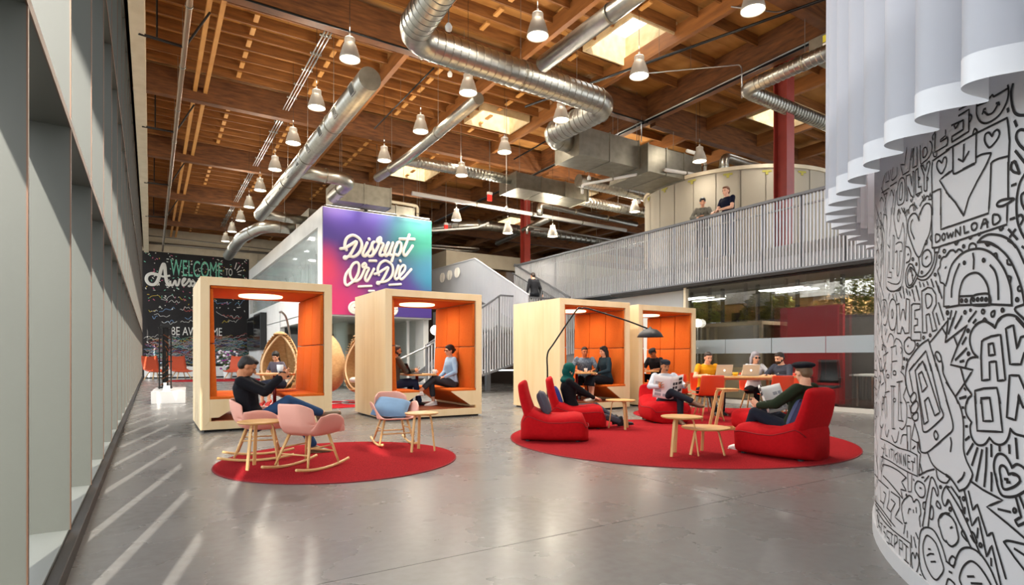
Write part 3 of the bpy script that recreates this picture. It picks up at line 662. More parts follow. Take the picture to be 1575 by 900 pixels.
doodle('leaf_and_moon','''o720,390 640,390 570,410 540,445 560,468 620,455;s565,695 580,720 605,700;s340,760 350,775 368,750;s240,795 258,812 275,785;s90,855 105,875 125,845;s335,850 380,800 450,768 520,768 600,785 680,830 740,900;s335,850 400,845 460,860 545,900;s420,860 440,885 465,870;
s780,115 720,100 690,60 700,0;s740,0 760,60 780,115;l700,245 740,230;l685,605 725,590;l665,715 755,815;l735,715 680,790;s831,130 780,230 750,400 755,600 790,720 831,800;s831,320 800,350 805,430 831,490;s765,570 800,560 820,600 795,655''',1455,250,S,.010)
doodle('cap','''s0,460 50,280 120,180 200,120 300,90 400,95 500,150 590,260 650,380 690,520 700,690;l700,690 460,680 140,690 0,715;s135,690 140,560 170,440 220,375 290,345 350,355 410,420 450,520 460,690;l140,595 280,590;o260,640 290,590 360,570 455,575 460,680 290,690;
c290,630,16;c335,628,16;c380,625,16;c425,628,16;c165,640,16;c212,640,16;c192,237,14;c398,210,16;l285,140 295,200 290,300;s140,250 90,370 60,500 55,600;s470,265 520,330 550,450 555,625''',1455,370,S,.0095)
doodle('leaf_and_moon','''s240,95 250,45 285,30 315,50 318,90;s510,145 535,140 545,190;s650,210 655,250 690,260;s665,380 690,395 680,450;s795,480 765,500 770,535 800,535;s340,15 460,20 560,80 660,180 740,330 800,500 831,660;s660,0 740,60 800,170 831,240;s0,160 40,110 80,105 100,125 130,95 160,105 180,130;s420,30 440,55 465,35;
c755,630,18;c600,742,18;c392,757,22;c200,765,16;c15,770,14;c185,62,14;c258,742,10;s831,680 730,730 831,840;o515,750 480,770 485,810 510,800;l55,750 40,835;l105,755 60,900;l165,805 115,900;l318,755 240,860;l310,845 290,875;l810,65 831,80''',1455,370,S,.009)
doodle('burst_cloud','s530,900 560,840 620,800 680,792 750,815 831,900;s310,900 360,870 420,862 500,900;s390,855 410,830 430,855',1455,370,S,.010)
doodle('power_letters','''s120,150 150,150 165,200 170,340 150,415 130,410;o220,140 190,200 180,330 195,440 225,470 255,430 268,280 255,170;o222,250 212,290 220,345 232,300;l265,200 295,185 305,370 330,250 345,255 362,370 370,135 405,145 400,500 355,505 325,430 310,505 275,505 265,200;
l425,205 445,188 520,192 518,245 460,262 462,350 490,350 490,415 455,425 455,492 525,490 525,580 422,578 425,205;l535,55 600,15 645,25 685,90 690,190 650,280 695,465 650,485 615,295 580,310 590,495 545,500 535,55;o575,100 620,88 645,130 635,200 590,232;s140,210 148,240 140,320''',1340,440,S,.0075)
doodle('ray_marks','s160,10 200,55 260,50 315,10;s375,5 405,20 445,0;l475,0 510,150;l435,40 460,160;l400,55 412,100;l370,30 385,90;l335,10 350,130;l300,70 320,125;l260,80 270,160;l710,0 750,130;l715,180 770,360;l690,290 722,410;l225,90 235,130;l190,80 180,140;l775,0 768,220 831,215',1340,440,S,.008)
doodle('small_clouds','s350,600 370,570 400,545 430,575 460,590 465,640 450,680 425,710 400,725 370,710 350,670 350,600;l385,645 392,635;c555,550,14;c625,525,14;c490,625,14;c810,285,20;c350,775,12;c378,785,10;c338,870,14',1340,440,S,.008)
doodle('phone_hand','s365,900 380,820 440,730 520,630 605,570;l605,570 705,900;l405,900 580,690 635,900;l465,900 545,800 580,900;o680,720 700,700 730,730 745,790 720,805 695,770;s665,740 685,850;s745,790 760,850 762,900;l625,600 815,365 785,605 831,570;l750,440 795,520',1340,440,S,.0085)
doodle('left_letters','s165,600 185,530 205,508 235,550 240,640;s245,600 262,560 300,580 325,640 330,800 320,900;l205,655 262,635 265,730;l218,900 215,660;l220,805 272,798;l130,740 178,705;l125,740 150,900;s110,680 125,635 150,650 155,700;s145,450 150,520 165,460;s310,650 325,680 315,720;l240,500 255,430',1340,440,S,.006)
doodle('awesome_letters','''l380,245 400,225 480,190 580,172 630,655 550,665 530,455 460,465 465,650 380,662 370,400 380,245;l450,275 500,262 520,385 455,395 450,275;l831,190 795,198 755,325 715,70 635,105 680,488 795,488 831,370;l831,740 775,608 675,605 655,900;l770,900 770,810 800,900;l315,900 305,770 400,745 540,738 575,900;l370,900 370,855 465,845 472,900''',1455,490,S,.0095)
doodle('burst_cloud','s520,98 470,60 410,30 350,45 290,100 255,180 255,270 285,360 335,412;s335,412 280,415 230,445 205,515;s520,98 545,40 580,0;s750,0 831,90;l0,245 225,72 120,295 45,492 285,548 200,685 100,830;l80,185 120,295;s155,530 190,660 215,730 270,812 235,850 220,900;l0,680 100,835 125,900',1455,490,S,.0095)
doodle('ray_marks','l75,0 25,160;l155,0 95,100;l210,205 172,270;l215,320 100,440;l150,460 185,450;l260,0 240,30;l315,15 290,45;l145,852 210,832;l195,745 205,758;l20,0 0,200;c233,130,14;c237,375,14',1455,490,S,.011)
doodle('phone_hand','''s385,0 365,80 365,180 385,290 410,350;s455,620 500,770 520,900;l455,0 400,75 440,290;l510,0 465,75 500,330 530,560;s530,560 545,700 570,725 620,700 740,590 765,540 735,460;l735,460 625,0;l500,110 535,80 595,240 540,300 500,110;l565,395 605,355 675,552 730,515 565,0;l565,395 605,610 560,645 465,75;
l690,0 831,490;s755,0 765,100 831,245;o685,712 665,750 685,805 710,770;l650,900 831,740;o450,305 420,345 415,385 440,415 475,370 472,320;o480,395 430,440 418,480 430,520 470,515 497,450;o485,515 445,540 435,575 460,605 490,590 495,545''',1340,560,S,.0085)
doodle('left_letters','''l270,195 330,182;l290,185 285,600 340,610;l300,200 320,600;l205,235 255,238;l215,240 220,690 250,688;l235,240 235,680;l130,355 160,350 165,560;l135,360 150,580;s375,235 350,310 340,350 375,440 370,620 330,695 300,680;s310,80 350,130 365,230;s215,760 240,830 270,820 290,720;l375,660 415,660 415,900;l375,660 382,900;s310,850 330,760 375,755;
l305,410 325,412;l380,410 400,408;s100,795 180,830 260,880 300,900;l390,570 430,580 405,440;l455,640 425,800 490,840 490,900;l145,305 190,290;l150,60 150,300;l210,0 210,150;l165,65 150,80;l30,60 55,70;l30,130 60,145;l30,240 55,275;l100,80 130,60;l105,225 130,200;s95,560 90,640 110,680 125,640;s150,640 145,700 165,775 185,700;c245,95,24;c245,385,20;c175,130,20''',1340,560,S,.0065)
doodle('awesome_letters','l305,0 330,365 600,378 560,0;l372,18 465,12 498,262 395,262 372,18;l660,0 645,222 738,252 775,0;l775,0 820,120 831,115',1455,610,S,.0095)
doodle('burst_cloud','s255,0 220,50 205,130 220,200 270,275;s270,275 255,330 270,430 320,505 375,520 420,500 462,440;s462,440 510,495 575,515 630,490 665,430 685,345;s685,345 730,395 831,425',1455,610,S,.0095)
doodle('phone_hand','s95,0 150,110 180,250 185,400 185,560 215,680 280,825 255,900;s0,40 50,200 72,310 60,370 0,425;s45,440 55,500 45,585;s195,810 175,860 135,900;s0,830 40,860 70,900',1455,610,S,.0085)
doodle('ray_marks','l285,505 222,615;l332,550 275,728;s382,572 350,740 318,895;s430,550 425,740 412,900;l480,515 482,635;l482,815 485,900;l568,540 570,575;l670,522 675,600;l742,450 758,655;l208,462 245,430;l145,20 205,8;l172,118 184,118;l187,220 199,220;l209,318 224,318',1455,610,S,.011)
doodle('double_heart','s540,900 510,780 512,690 540,625 580,610 630,635 675,700 700,755;s700,755 750,722 800,740 831,765;s590,900 570,800 575,750 600,735 635,760 665,828;s665,828 720,820 770,850 790,900;l625,880 655,882',1455,610,S,.0105)
doodle('street_sign','''s180,0 300,65 400,95 485,140;l485,140 490,365;s100,155 200,205 300,270 400,325 490,365;l240,90 240,200;l270,118 250,140 270,225;l280,110 280,215;l298,235 298,120 318,240 318,120;l342,250 340,130 365,262 362,130;l410,150 385,140 385,275 412,292;l385,210 405,212;l425,205 460,218 460,170;l440,215 440,310;l110,60 120,70;l130,70 130,130;l150,60 150,140 170,155;l190,80 190,165;l215,75 215,170;l205,75 230,85;
l385,325 390,530 425,530 430,355;l385,0 385,80;l415,0 415,90''',1340,680,S,.0065)
doodle('flag_and_zigzag','''s125,238 200,260 290,310 370,380;l370,380 320,425 370,520 312,505 330,600;s125,360 200,440 330,600;s110,200 100,280 110,330;l210,530 295,590 300,700 250,800 330,870;l210,610 255,650 205,745 165,700;l190,520 185,620 165,700;l130,530 155,555 130,655 95,625;l75,400 180,495;l35,340 60,375;s35,620 120,730 200,840 250,900;s40,660 120,770 210,895;l210,760 205,850;l120,640 130,700;l300,590 300,700''',1340,680,S,.0075)
doodle('small_clouds','''s465,450 490,418 530,430 560,460 572,520 560,580 520,588 480,540 462,500 465,450;l515,488 528,492;s375,860 350,860 330,780 320,680 345,620 370,595 400,570 430,590 450,640 480,612 510,650 525,760 510,810 520,900;s390,760 400,715 415,715;l475,700 478,750;l445,725 448,750;o700,630 690,670 720,705 738,700 720,650;o640,680 660,740 650,820 620,800;s690,300 700,370 725,410 760,430 800,435 831,400;
l565,420 610,362;l535,378 555,375;l440,72 465,45;s831,480 795,475 765,520 750,600 780,680 831,625;s831,760 780,758 735,800 712,830 718,900;s575,640 550,650 550,700 565,720;c735,480,14;c372,565,8;l445,395 452,410''',1340,680,S,.008)
doodle('phone_hand','s500,0 520,90 560,115 610,100 735,0;s600,120 640,220 690,280 760,330 831,370;l505,355 590,310 670,288;l490,0 495,100 522,125 512,220 505,350;l512,220 540,325;l545,900 580,640 630,390;s630,390 645,375 670,410 710,520 700,575 650,495 605,900',1340,680,S,.008)
doodle('lightning_bolts','''l145,125 210,420 260,342 330,672 370,575 445,900;l182,138 217,290 252,242 335,502 375,470 485,845;s0,95 60,190 150,350 280,655;l40,100 110,200 150,315;l125,290 150,315 152,270;l100,190 112,183;s0,240 22,210 80,340 205,600;l200,55 300,125 460,210 330,262 500,400 631,512;l425,282 520,305;c557,293,18;c142,197,14;c170,368,10;c280,575,16;c33,283,14;
s0,10 50,50 105,135;s105,135 160,110 200,50 215,0;s145,0 125,35 95,62;l258,440 252,510;l365,685 367,740;l25,790 45,800''',1455,730,5.29,.0095)
doodle('double_heart','s400,0 420,100 450,165 500,182 570,175 635,140;s440,0 465,115 540,105 590,70 600,40 580,10 545,0;l480,38 500,42;l495,62 517,64;l565,180 610,345 560,375 585,418 635,395;l597,175 635,270;l255,0 245,50;l318,0 310,95;l370,0 368,130',1455,730,5.29,.0105)
doodle('round_faces','s0,320 40,345 75,400 90,460 100,520 85,560 50,585 20,570 0,540;l35,435 48,428;o140,460 125,480 150,520 175,540;s200,465 225,480 250,550 230,550 200,500;s60,755 90,660 130,605 200,598 280,650 360,770 415,900;s125,900 108,840 140,750 200,705 260,740 320,820 365,900;l175,830 225,830;l205,885 290,890;l0,705 60,755;o25,700 50,665 75,690 65,740 35,735;s0,900 18,850 60,880 70,900;s470,550 510,540 635,568;l470,550 560,680 635,775;l558,605 635,655',1455,730,5.29,.0095)
doodle('mississippi_sign','''s490,715 300,540 170,380 75,220;s480,415 300,280 180,160 95,30;l485,420 490,715;l300,470 305,320 335,345 335,400 305,430;l360,545 358,375 395,400 395,495 362,470;l410,420 460,465;l437,445 437,620;l415,605 465,650;l245,290 215,270 215,340 242,365 240,425 215,400;l270,300 265,435;l250,290 285,320;l250,420 285,450;l200,235 180,220 178,280 198,305 195,350;l155,190 150,300;l140,180 165,200;l125,150 120,210 140,240 135,280''',1335,780,7.5,.0075)
doodle('round_faces','''o540,590 520,530 500,550 500,640 530,780 570,720 585,620 560,530;s530,780 590,800 600,780 620,820;l495,330 500,465;l525,350 550,465;l550,300 575,365;l450,280 450,350;l425,210 410,305;s700,900 620,760 590,620 585,450 600,300 630,250 680,235 750,265 810,360 860,480 900,620;o690,330 650,370 630,480 660,650 720,780 780,840 830,800 870,720 840,600 780,420;l695,485 718,488;s680,560 715,540 755,545;l725,632 775,630;
l625,215 655,60;l690,220 710,60;s900,75 850,80 820,120 810,190 830,260 860,360 900,405;l655,860 650,900''',1335,780,7.5,.0085)
# the doodles go on round the wall, out of this view: small dashes and rings keep the pattern, also at the turning edge
rnd=random.Random(3); mb=MB(); mb2=MB()
def cp(a,z): return V((DC.x+(DR+.0025)*math.cos(a),DC.y+(DR+.0025)*math.sin(a),z))
for i in range(520):
    a=R(rnd.uniform(118,160)) if i<210 else R(rnd.choice((rnd.uniform(160,250),rnd.uniform(-40,20))))
    if i<210: a=R(rnd.uniform(112,124.5))
    z=rnd.uniform(.12,1.95 if i<210 else 2.3); k=rnd.random(); P=[]
    if k<.5: da=rnd.uniform(-.012,.012); dz=rnd.uniform(.03,.09); P=[cp(a+da*q/3,z+dz*q/3) for q in range(4)]
    elif k<.8: rr=rnd.uniform(.015,.05); P=[cp(a+rr/DR*math.cos(q*PI/6),z+rr*math.sin(q*PI/6)) for q in range(13)]
    else: P=[cp(a+.02*math.sin(q),z+.05*q) for q in range(5)]
    ribbon(mb,P,.007)
mb.build('small_marks',ink,dw,kind='stuff')
# ================================================================ curtain around the doodle wall
cu=thing('curtain','sheer white curtain hanging in deep folds around the top of the doodle wall','curtain',(DC.x,DC.y,0))
curt_m=M('sheer_white','#CDCFD7',.8,trans=0,sheen=.3)
curt_h=M('curtain_hem','#DCDDE1',.8)
b=curt_m.node_tree.nodes['Principled BSDF']
tl=curt_m.node_tree.nodes.new('ShaderNodeBsdfTranslucent'); tl.inputs[0].default_value=hx('#D0D2DA'); ms=curt_m.node_tree.nodes.new('ShaderNodeMixShader'); ms.inputs[0].default_value=.35
outn=curt_m.node_tree.nodes['Material Output']; curt_m.node_tree.links.new(b.outputs[0],ms.inputs[1]); curt_m.node_tree.links.new(tl.outputs[0],ms.inputs[2]); curt_m.node_tree.links.new(ms.outputs[0],outn.inputs[0])
folds=[142+9.2*k-.25*0 for k in range(40)]
def cph(a): return (a-R(145.0))*98+.5*math.sin(a*9)
def cr(a): return 3.99+(.072+.018*math.sin(a*13))*math.cos(cph(a))
def ca(a): return a+.004*math.sin(cph(a))
def sheet(z0,z1,nz,th0=25,th1=262,dr=0.0):
    mb=MB(); na=2700
    vs=[];fs=[]
    for i in range(na+1):
        a=R(th0+(th1-th0)*i/na)
        for j in range(nz+1):
            z=z0+(z1-z0)*j/nz; k=1-.25*(z-2)/6; r=3.985+(cr(a)-3.985)*k+dr; b_=a+(ca(a)-a)*k; vs.append((r*math.cos(b_),r*math.sin(b_),z))
    for i in range(na):
        for j in range(nz): fs.append((i*(nz+1)+j,(i+1)*(nz+1)+j,(i+1)*(nz+1)+j+1,i*(nz+1)+j+1))
    return mb.add(vs,fs)
sheet(2.14,8.2,6).build('drape',curt_m,cu,smooth=True)
sheet(2.05,2.145,1,dr=.002).build('hem',curt_h,cu,smooth=True)
MB().tube([(4.0*math.cos(R(24+k*6)),4.0*math.sin(R(24+k*6)),8.22) for k in range(41)],.03,8).build('track',steel,cu,smooth=True)

# strip lights added to brighten the room behind the office glass
for i,y in enumerate((12.0,9.0,6.0,3.5)):
    t=thing('added_strip','slim white strip light added to brighten the office, '+('farthest from','third from','second from','nearest to')[i]+' the doodle wall','lamp',(14.4,y,2.95))
    MB().box(-.08,-.6,0,.08,.6,.06).build('housing',white,t); MB().box(-.07,-.59,-.006,.07,.59,0).build('diffuser',M('strip_glow'),t)
    for yy_ in (-.5,.5): MB().tube([(0,yy_,.06),(0,yy_,.45)],.006,5).build('wire',steel,t)
    l=bpy.data.lights.new('office_fill','AREA'); l.shape='RECTANGLE'; l.size=.14; l.size_y=1.2; l.energy=32; l.color=(1,.95,.88)
    o=bpy.data.objects.new('office_fill',l); C.objects.link(o); o.parent=t; o.location=(0,0,-.02)
# invented frosted panes and frames, unseen, backing the added rear fill light
wg=bpy.data.objects.new('added_glazing',None); C.objects.link(wg); struct(wg)
for i in range(8):
    x=-.5+i*2.1
    MB().box(x+.05,-5.97,.95,x+2.05,-5.95,7.45).build('added_pane',M('added_frost','#E9EEF0',.6),wg)
    MB().box(x-.03,-5.99,.9,x+.03,-5.9,7.5).build('mullion',steel,wg)
for z in (.9,3.1,5.3,7.45): MB().box(-.5,-5.99,z-.03,16.3,-5.9,z+.03).build('added_transom',steel,wg)
# ================================================================ ductwork and services under the roof
def arc_path(pts,r,k=5):     # polyline with rounded corners
    P=[V(p) for p in pts]; out=[P[0]]
    for a,b,c in zip(P,P[1:],P[2:]):
        u=(a-b).normalized(); v=(c-b).normalized(); p=b+u*r; q=b+v*r
        for i in range(k+1):
            t=i/k; out.append(p*(1-t)**2+b*2*t*(1-t)+q*t*t)
    out.append(P[-1]); return out
def duct(name,label,pts,r,rr=None,ribs=.0,capm=None,elbow=.45,grilles=(),hang=True,mat_=None,group=None,cat='duct'):
    t=thing(name,label,cat,pts[0],0,group); o0=V(pts[0]); mat_=mat_ or galv
    path=[p-o0 for p in arc_path(pts,elbow)]
    MB().tube(path,r,24).build('duct_tube',mat_,t,smooth=True)
    # raised spiral seams / joint collars along the straight runs
    if ribs:
        mb=MB()
        for a,b in zip(pts,pts[1:]):
            a=V(a)-o0;b=V(b)-o0; L_=(b-a).length; d=(b-a).normalized(); k=.3
            while k<L_-.3:
                c=a+d*k; mb.tube([c-d*.009,c+d*.009],r+.011,24); k+=ribs
        mb.build('spiral_seam',mat_,t,smooth=False,kind='stuff')
    if not hang:
        q=V(pts[-2]).lerp(V(pts[-1]),.5)-o0
        MB().tube([q,V((q.x,q.y,8.715-o0.z))],.006,5).build('hanger_rod',conduit,t)
    for a,b in zip(pts,pts[1:]):
        a=V(a)-o0;b=V(b)-o0; L_=(b-a).length; d=(b-a).normalized(); n=max(1,int(L_/2.6))
        for i in range(1,n+1):
            c=a+d*(L_*i/(n+1)); MB().tube([c-d*.02,c+d*.02],r+.014,24).build('joint_collar',galv_d,t,smooth=False)
            if hang and (c+o0).z<8.0: MB().tube([c+V((0,0,r)),V((c.x,c.y,8.715-o0.z))],.006,5).build('hanger_rod',conduit,t)
    if capm:
        d=(V(pts[0])-V(pts[1])).normalized(); MB().tube([V((0,0,0)),d*.015],r*.99,24).build('end_cap',galv_d,t)
    for a,s_,ang in grilles:       # (distance along +Y, size, angle round the tube)
        m=Matrix.Translation((0,a,0))@Matrix.Rotation(R(ang),4,'Y')
        g_=MB().box(-.10,-s_/2,r-.01,.10,s_/2,r+.02,m).build('grille_frame',galv,t); h=MB()
        for q in range(1,4): h.box(-.085,-s_/2+q*s_/4-.004,r+.02,.085,-s_/2+q*s_/4+.004,r+.03,m)
        h2=MB().box(-.085,-s_/2+.02,r+.015,.085,s_/2-.02,r+.025,m).build('grille_dark',M('grille_dark','#3A3A38',.5),g_)
        h.build('louvre',galv_d,g_,kind='stuff')
    return t
def dbox(name,label,x0,y0,z0,x1,y1,z1,seams=2,cat='duct'):
    t=thing(name,label,cat,(x0,y0,z0)); X,Y,Z=x1-x0,y1-y0,z1-z0
    MB().box(0,0,0,X,Y,Z).build('casing',galv_d,t,bevel=.01)
    for i in range(seams+1):
        x=X*i/seams; MB().box(x-.02,-.02,-.02,x+.02,Y+.02,Z+.02).build('flange',galv_d,t)
    for x in (.15*X,.85*X):
        MB().tube([(x,Y/2,Z),(x,Y/2,8.715-z0)],.008,5).build('hanger_rod',conduit,t)
    return t
gr=[(.45+1.25*k,.26,250) for k in range(10)]
duct('round_duct','long round steel duct with side grilles running back beside the left row of lamps',[(3.57,10.8,6.5),(3.5,23.4,6.5)],.225,capm=1,grilles=gr,ribs=0)
duct('branch_duct','short round duct leaving the long left duct, with elbow above the mural room',[(3.6,17.2,6.5),(5.15,17.3,6.5),(5.1,19.2,6.45)],.2,hang=False)
dbox('box_duct','plain rectangular duct lying over the front left corner of the mural room',5.15,18.9,6.28,7.0,20.2,6.95)
duct('branch_duct','round duct bending down from the long left duct towards the black mural',[(5.0,24.8,6.45),(3.9,24.8,6.45),(3.3,27.0,6.3),(3.3,32.0,6.25)],.24,hang=False,elbow=.7)
duct('branch_duct','short pale duct joining the long left duct to a box duct',[(3.5,23.2,6.5),(5.2,23.4,6.5)],.17,hang=False)
dbox('box_duct','tapering rectangular duct above the glazed flank of the mural room',5.2,23.0,6.3,7.6,25.3,6.9)
duct('round_duct','big ribbed round duct crossing the hall at top centre with elbows at both ends',[(3.6,5.2,6.85),(3.88,9.6,6.82),(8.72,9.7,6.8),(8.6,11.9,6.8),(9.3,11.95,6.8)],.27,ribs=.16,elbow=.5)
g_=MB().box(-.16,-.2,-.02,.16,.2,.03)
duct('round_duct','smooth round duct at top centre ending above the big crossing duct',[(6.33,8.92,6.72),(6.33,3.2,6.72)],.15,capm=1,hang=True)
duct('round_duct','thin round duct at mid ceiling ending in a flat cap left of the second skylight',[(6.07,11.0,6.8),(6.19,15.4,6.8),(6.0,17.4,6.75)],.135,capm=1,ribs=0)
duct('round_duct','ribbed round duct branching right from the mid ceiling duct towards the far box duct',[(6.2,15.5,6.8),(9.7,15.5,6.8)],.15,ribs=.12)
dbox('box_duct','flat rectangular duct above the top of the stairs by the far red column',9.7,15.1,6.45,12.6,16.1,6.95,3)
dbox('box_duct','large grey rectangular duct right of centre under the girder',9.3,11.5,6.35,11.4,12.5,7.1,2)
dbox('air_handler','boxy air handling unit with brassy sides hanging right of the large grey duct',11.45,11.2,6.2,13.6,12.7,6.95,3,'air handler')
duct('round_duct','round duct with flat end cap running right just below the air handling unit',[(11.5,14.25,6.75),(17.5,14.4,6.75)],.2,capm=1,ribs=.14)
duct('round_duct','round duct running right below and behind the capped duct near the white drum',[(12.6,15.9,6.7),(19.0,16.0,6.7)],.17,ribs=.14)
duct('round_duct','round duct with sharp elbow beside the tall red column, upper right',[(11.1,5.2,7.05),(11.02,7.9,7.0),(16.5,8.0,7.0)],.15,ribs=.11,elbow=.22)
dbox('box_duct','rectangular duct with yellow and white stickers at the upper right by the curtain',11.0,4.2,6.95,12.3,6.4,7.35,2)
stk=thing('duct_labels','row of small yellow and white labels on the rectangular duct at upper right','label',(10.97,4.4,7.0))
for i,(a,b_,c) in enumerate(((.1,.03,'#D8C93A'),(.1,.19,'#E7E4DA'),(.55,.03,'#E0DDD2'),(.55,.19,'#CFC02F'),(1.0,.05,'#D8C93A'),(1.0,.2,'#D9E4EA'),(1.42,.05,'#E7E4DA'),(1.42,.2,'#D8C93A'))):
    MB().box(0,a,b_,.02,a+.32,b_+.13).build('sticker',M('stick'+c,c,.6),stk)
duct('round_duct','slim round duct rising from the white drum and running right behind the red column',[(13.6,10.4,6.2),(13.6,10.4,6.75),(19.5,10.6,6.75)],.13,elbow=.2,hang=False)
duct('round_duct','far curved round duct behind the distant red column',[(9.2,24.5,6.6),(11.5,21.4,6.8),(20.5,21.2,6.8)],.2,elbow=1.2,ribs=.3)
duct('round_duct','far thin round duct meeting the curved duct above the railing',[(13.5,18.6,6.7),(14.3,24.0,6.7)],.13,hang=False)
duct('round_duct','far small round duct with elbow left of the drum',[(12.2,17.4,6.4),(12.2,17.4,6.8),(17.5,17.8,6.8)],.11,elbow=.15,hang=False)
duct('insulated_pipe','long white insulated pipe crossing the hall behind the mural room',[(7.3,17.75,6.55),(17.0,17.9,6.5)],.07,mat_=white,cat='pipe',hang=False)
duct('insulated_pipe','white bent pipe assembly above the top edge of the mural',[(6.4,20.3,6.35),(6.4,20.3,6.9),(8.6,20.4,6.9),(8.6,20.4,6.3)],.06,mat_=cream,cat='pipe',elbow=.12,hang=False)
dbox('pump_box','small metal box among pipes on top of the mural room',6.9,20.0,6.22,8.3,21,6.7,2,'box')
duct('insulated_pipe','white looped pipe at the right end of the air handling unit',[(12.0,11.1,6.3),(13.9,11.3,6.5),(13.9,11.3,7.1),(12.9,11.1,7.0)],.05,mat_=white,cat='pipe',elbow=.12,hang=False)
duct('insulated_pipe','thin pale pipe angling down to the left end of the air handling unit',[(10.3,12.6,5.75),(10.3,12.6,6.0),(11.6,11.5,6.25)],.04,mat_=white,cat='pipe',elbow=.08,hang=False)
# pipes, conduits, trays
duct('drain_pipe','long bronze drain pipe running back under the roof beside the left facade',[(.56,4,7.2),(.56,38.2,7.2)],.05,mat_=M('pipe_bronze','#8B7765',.35,metal=.7),cat='pipe',hang=True)
for i,y in enumerate((12.9,17.9,23.5,29.0)):
    t=thing('pipe_brace','dark diagonal brace from drain pipe to facade, '+('nearest','second','third','farthest')[i]+' of four','brace',(.56,y,7.2))
    MB().tube([(0,0,0),(-.75,-.3,-.1)],.03,6).build('brace_arm',dark,t); MB().tube([(0,0,0),(.45,.15,.9)],.022,6).build('upper_arm',dark,t)
def conduit_run(label,pts,r,m=conduit,name='conduit',r_=.12,clips=()):
    t=thing(name,label,'pipe',pts[0]); o0=V(pts[0]); MB().tube([p-o0 for p in arc_path(pts,r_)] if len(pts)>2 else [V(p)-o0 for p in pts],r,7).build('pipe_run',m,t,smooth=True)
    q=(V(pts[0])+V(pts[1]))/2-o0; MB().tube([q,V((q.x,q.y,8.715-o0.z))],.005,5).build('hanger_rod',conduit,t)
    for c in clips: MB().ell(V(c)-o0,(.05,.05,.06),nu=8,nv=6).build('clip',conduit,t,smooth=True)
    return t
conduit_run('thin black sprinkler pipe along the nearest big beam',[(.2,11.7,7.82),(12,11.75,7.82)],.022,black,'sprinkler_pipe')
conduit_run('black sprinkler pipe under the long girder, right of centre',[(12.0,3,7.9),(12.0,26,7.9)],.05,black,'sprinkler_pipe')
conduit_run('thin bright conduit under the long girder beside the black pipe',[(11.85,3,7.84),(11.85,26,7.84)],.018,steel)
conduit_run('black branch pipe crossing in front of the first skylight lamp',[(8.3,12.5,7.7),(10.9,5.6,7.9),(11.9,4.9,7.9)],.03,black,'sprinkler_pipe')
conduit_run('black branch pipe running along the purlin by the second skylight',[(10.5,16.5,7.9),(10.5,12.3,7.95)],.025,black,'sprinkler_pipe')
conduit_run('thin black pipe above the thin mid ceiling duct',[(5.6,16.5,7.9),(5.6,12.3,7.9)],.02,black,'sprinkler_pipe')
conduit_run('bent conduit beside the first skylight at upper right',[(9.9,7.4,8.2),(10.9,7.0,8.2),(11.4,5.2,8.2)],.016,steel)
conduit_run('bent conduit dropping at the girder right of the big duct elbow',[(10.2,10.2,8.1),(11.9,8.6,8.1),(11.9,8.6,7.3)],.016,steel)
conduit_run('bent conduit dropping at the girder, farther left of the first',[(10.2,12.6,8.1),(11.9,11.9,8.1),(11.9,11.9,7.3)],.016,steel)
conduit_run('long pale conduit crossing at the foot of the roof before the black mural',[(-.2,36,7.6),(9,36,7.4)],.03)
conduit_run('pale pipe sloping across behind the mural room towards the far red column',[(7.0,22.2,5.9),(11.0,20,6.3),(11.4,19.8,6.5)],.04,white)
conduit_run('thin brass conduit high over the railing towards the far red column',[(12.3,18.4,5.9),(12.3,18.4,6.2),(19.8,18.6,6.2)],.05,galv)
conduit_run('looped thin pipe far behind the mural room',[(9.3,23.6,5.8),(9.3,23.6,6.0),(12.6,23.2,6.0),(12.2,22.0,5.9),(9.6,22.6,5.9)],.05,galv,r_=.3)
for k,y in enumerate((12.3,17.6,23.1,28.7)):
    L_=(BY[3+k]-BY[2+k])-.8
    t=thing('cable_tray','steel conduit rack between the roof beams left of the long duct, '+('nearest','second nearest','third','farthest')[k]+' of four','cable tray',(3.1,y,8.0))
    for i in range(3): MB().tube([(.07*i,0,0),(.07*i,L_,0)],.016,6).build('conduit_line',steel,t,smooth=True)
    for i in range(5): MB().box(-.05,.2+i*L_/5.2,.015,.2,.26+i*L_/5.2,.05).build('strut',galv_d,t)
    t=thing('hanging_rod','thin dark rod hanging by the left facade, '+('nearest','second','third','farthest')[k]+' of four','rod',(.1,y+.8,7.9))
    MB().tube([(0,0,.81),(0,0,-.55)],.018,6).build('rod_bar',black,t)
# small hanging devices
def device(label,p,zt,m1,name='sensor'):
    t=thing(name,label,'sensor',p); MB().tube([(0,0,0),(0,0,zt-p[2])],.01,5).build('stem',conduit,t)
    MB().lathe([(.0,-.09),(.05,-.08),(.06,-.02),(.03,.03),(0,.05)],n=12).build('head',m1,t,smooth=True)
for (px,py,Y,lab) in ((779,319,14.0,'small white sensor hanging left of the far red column'),(906,272,12.6,'small white sensor hanging before the capped duct'),(983,309,13.2,'small white sensor hanging beside the drum top'),(690,39,8.3,'small round white detector under the big crossing duct'),(692,112,11.8,'small round white detector hanging beneath the crossing duct')):
    p=ony(px,py,Y); device(lab,p,8.715,white)
for (px,py,Y,lab) in ((753,302,17,'small red and white exit lamp hanging above the stairs'),(686,348,22,'small red exit lamp hanging just right of the mural')):
    p=ony(px,py,Y); t=thing('exit_lamp',lab,'lamp',p); MB().tube([(0,0,.1),(0,0,8.715-p.z)],.012,5).build('stem',conduit,t); MB().box(-.08,-.03,-.16,.08,.03,.05).build('red_body',M('exit_red','#C5281F',.5,emit='#C5281F',es=.6),t); MB().box(-.09,-.04,.05,.09,.04,.14).build('white_head',white,t)
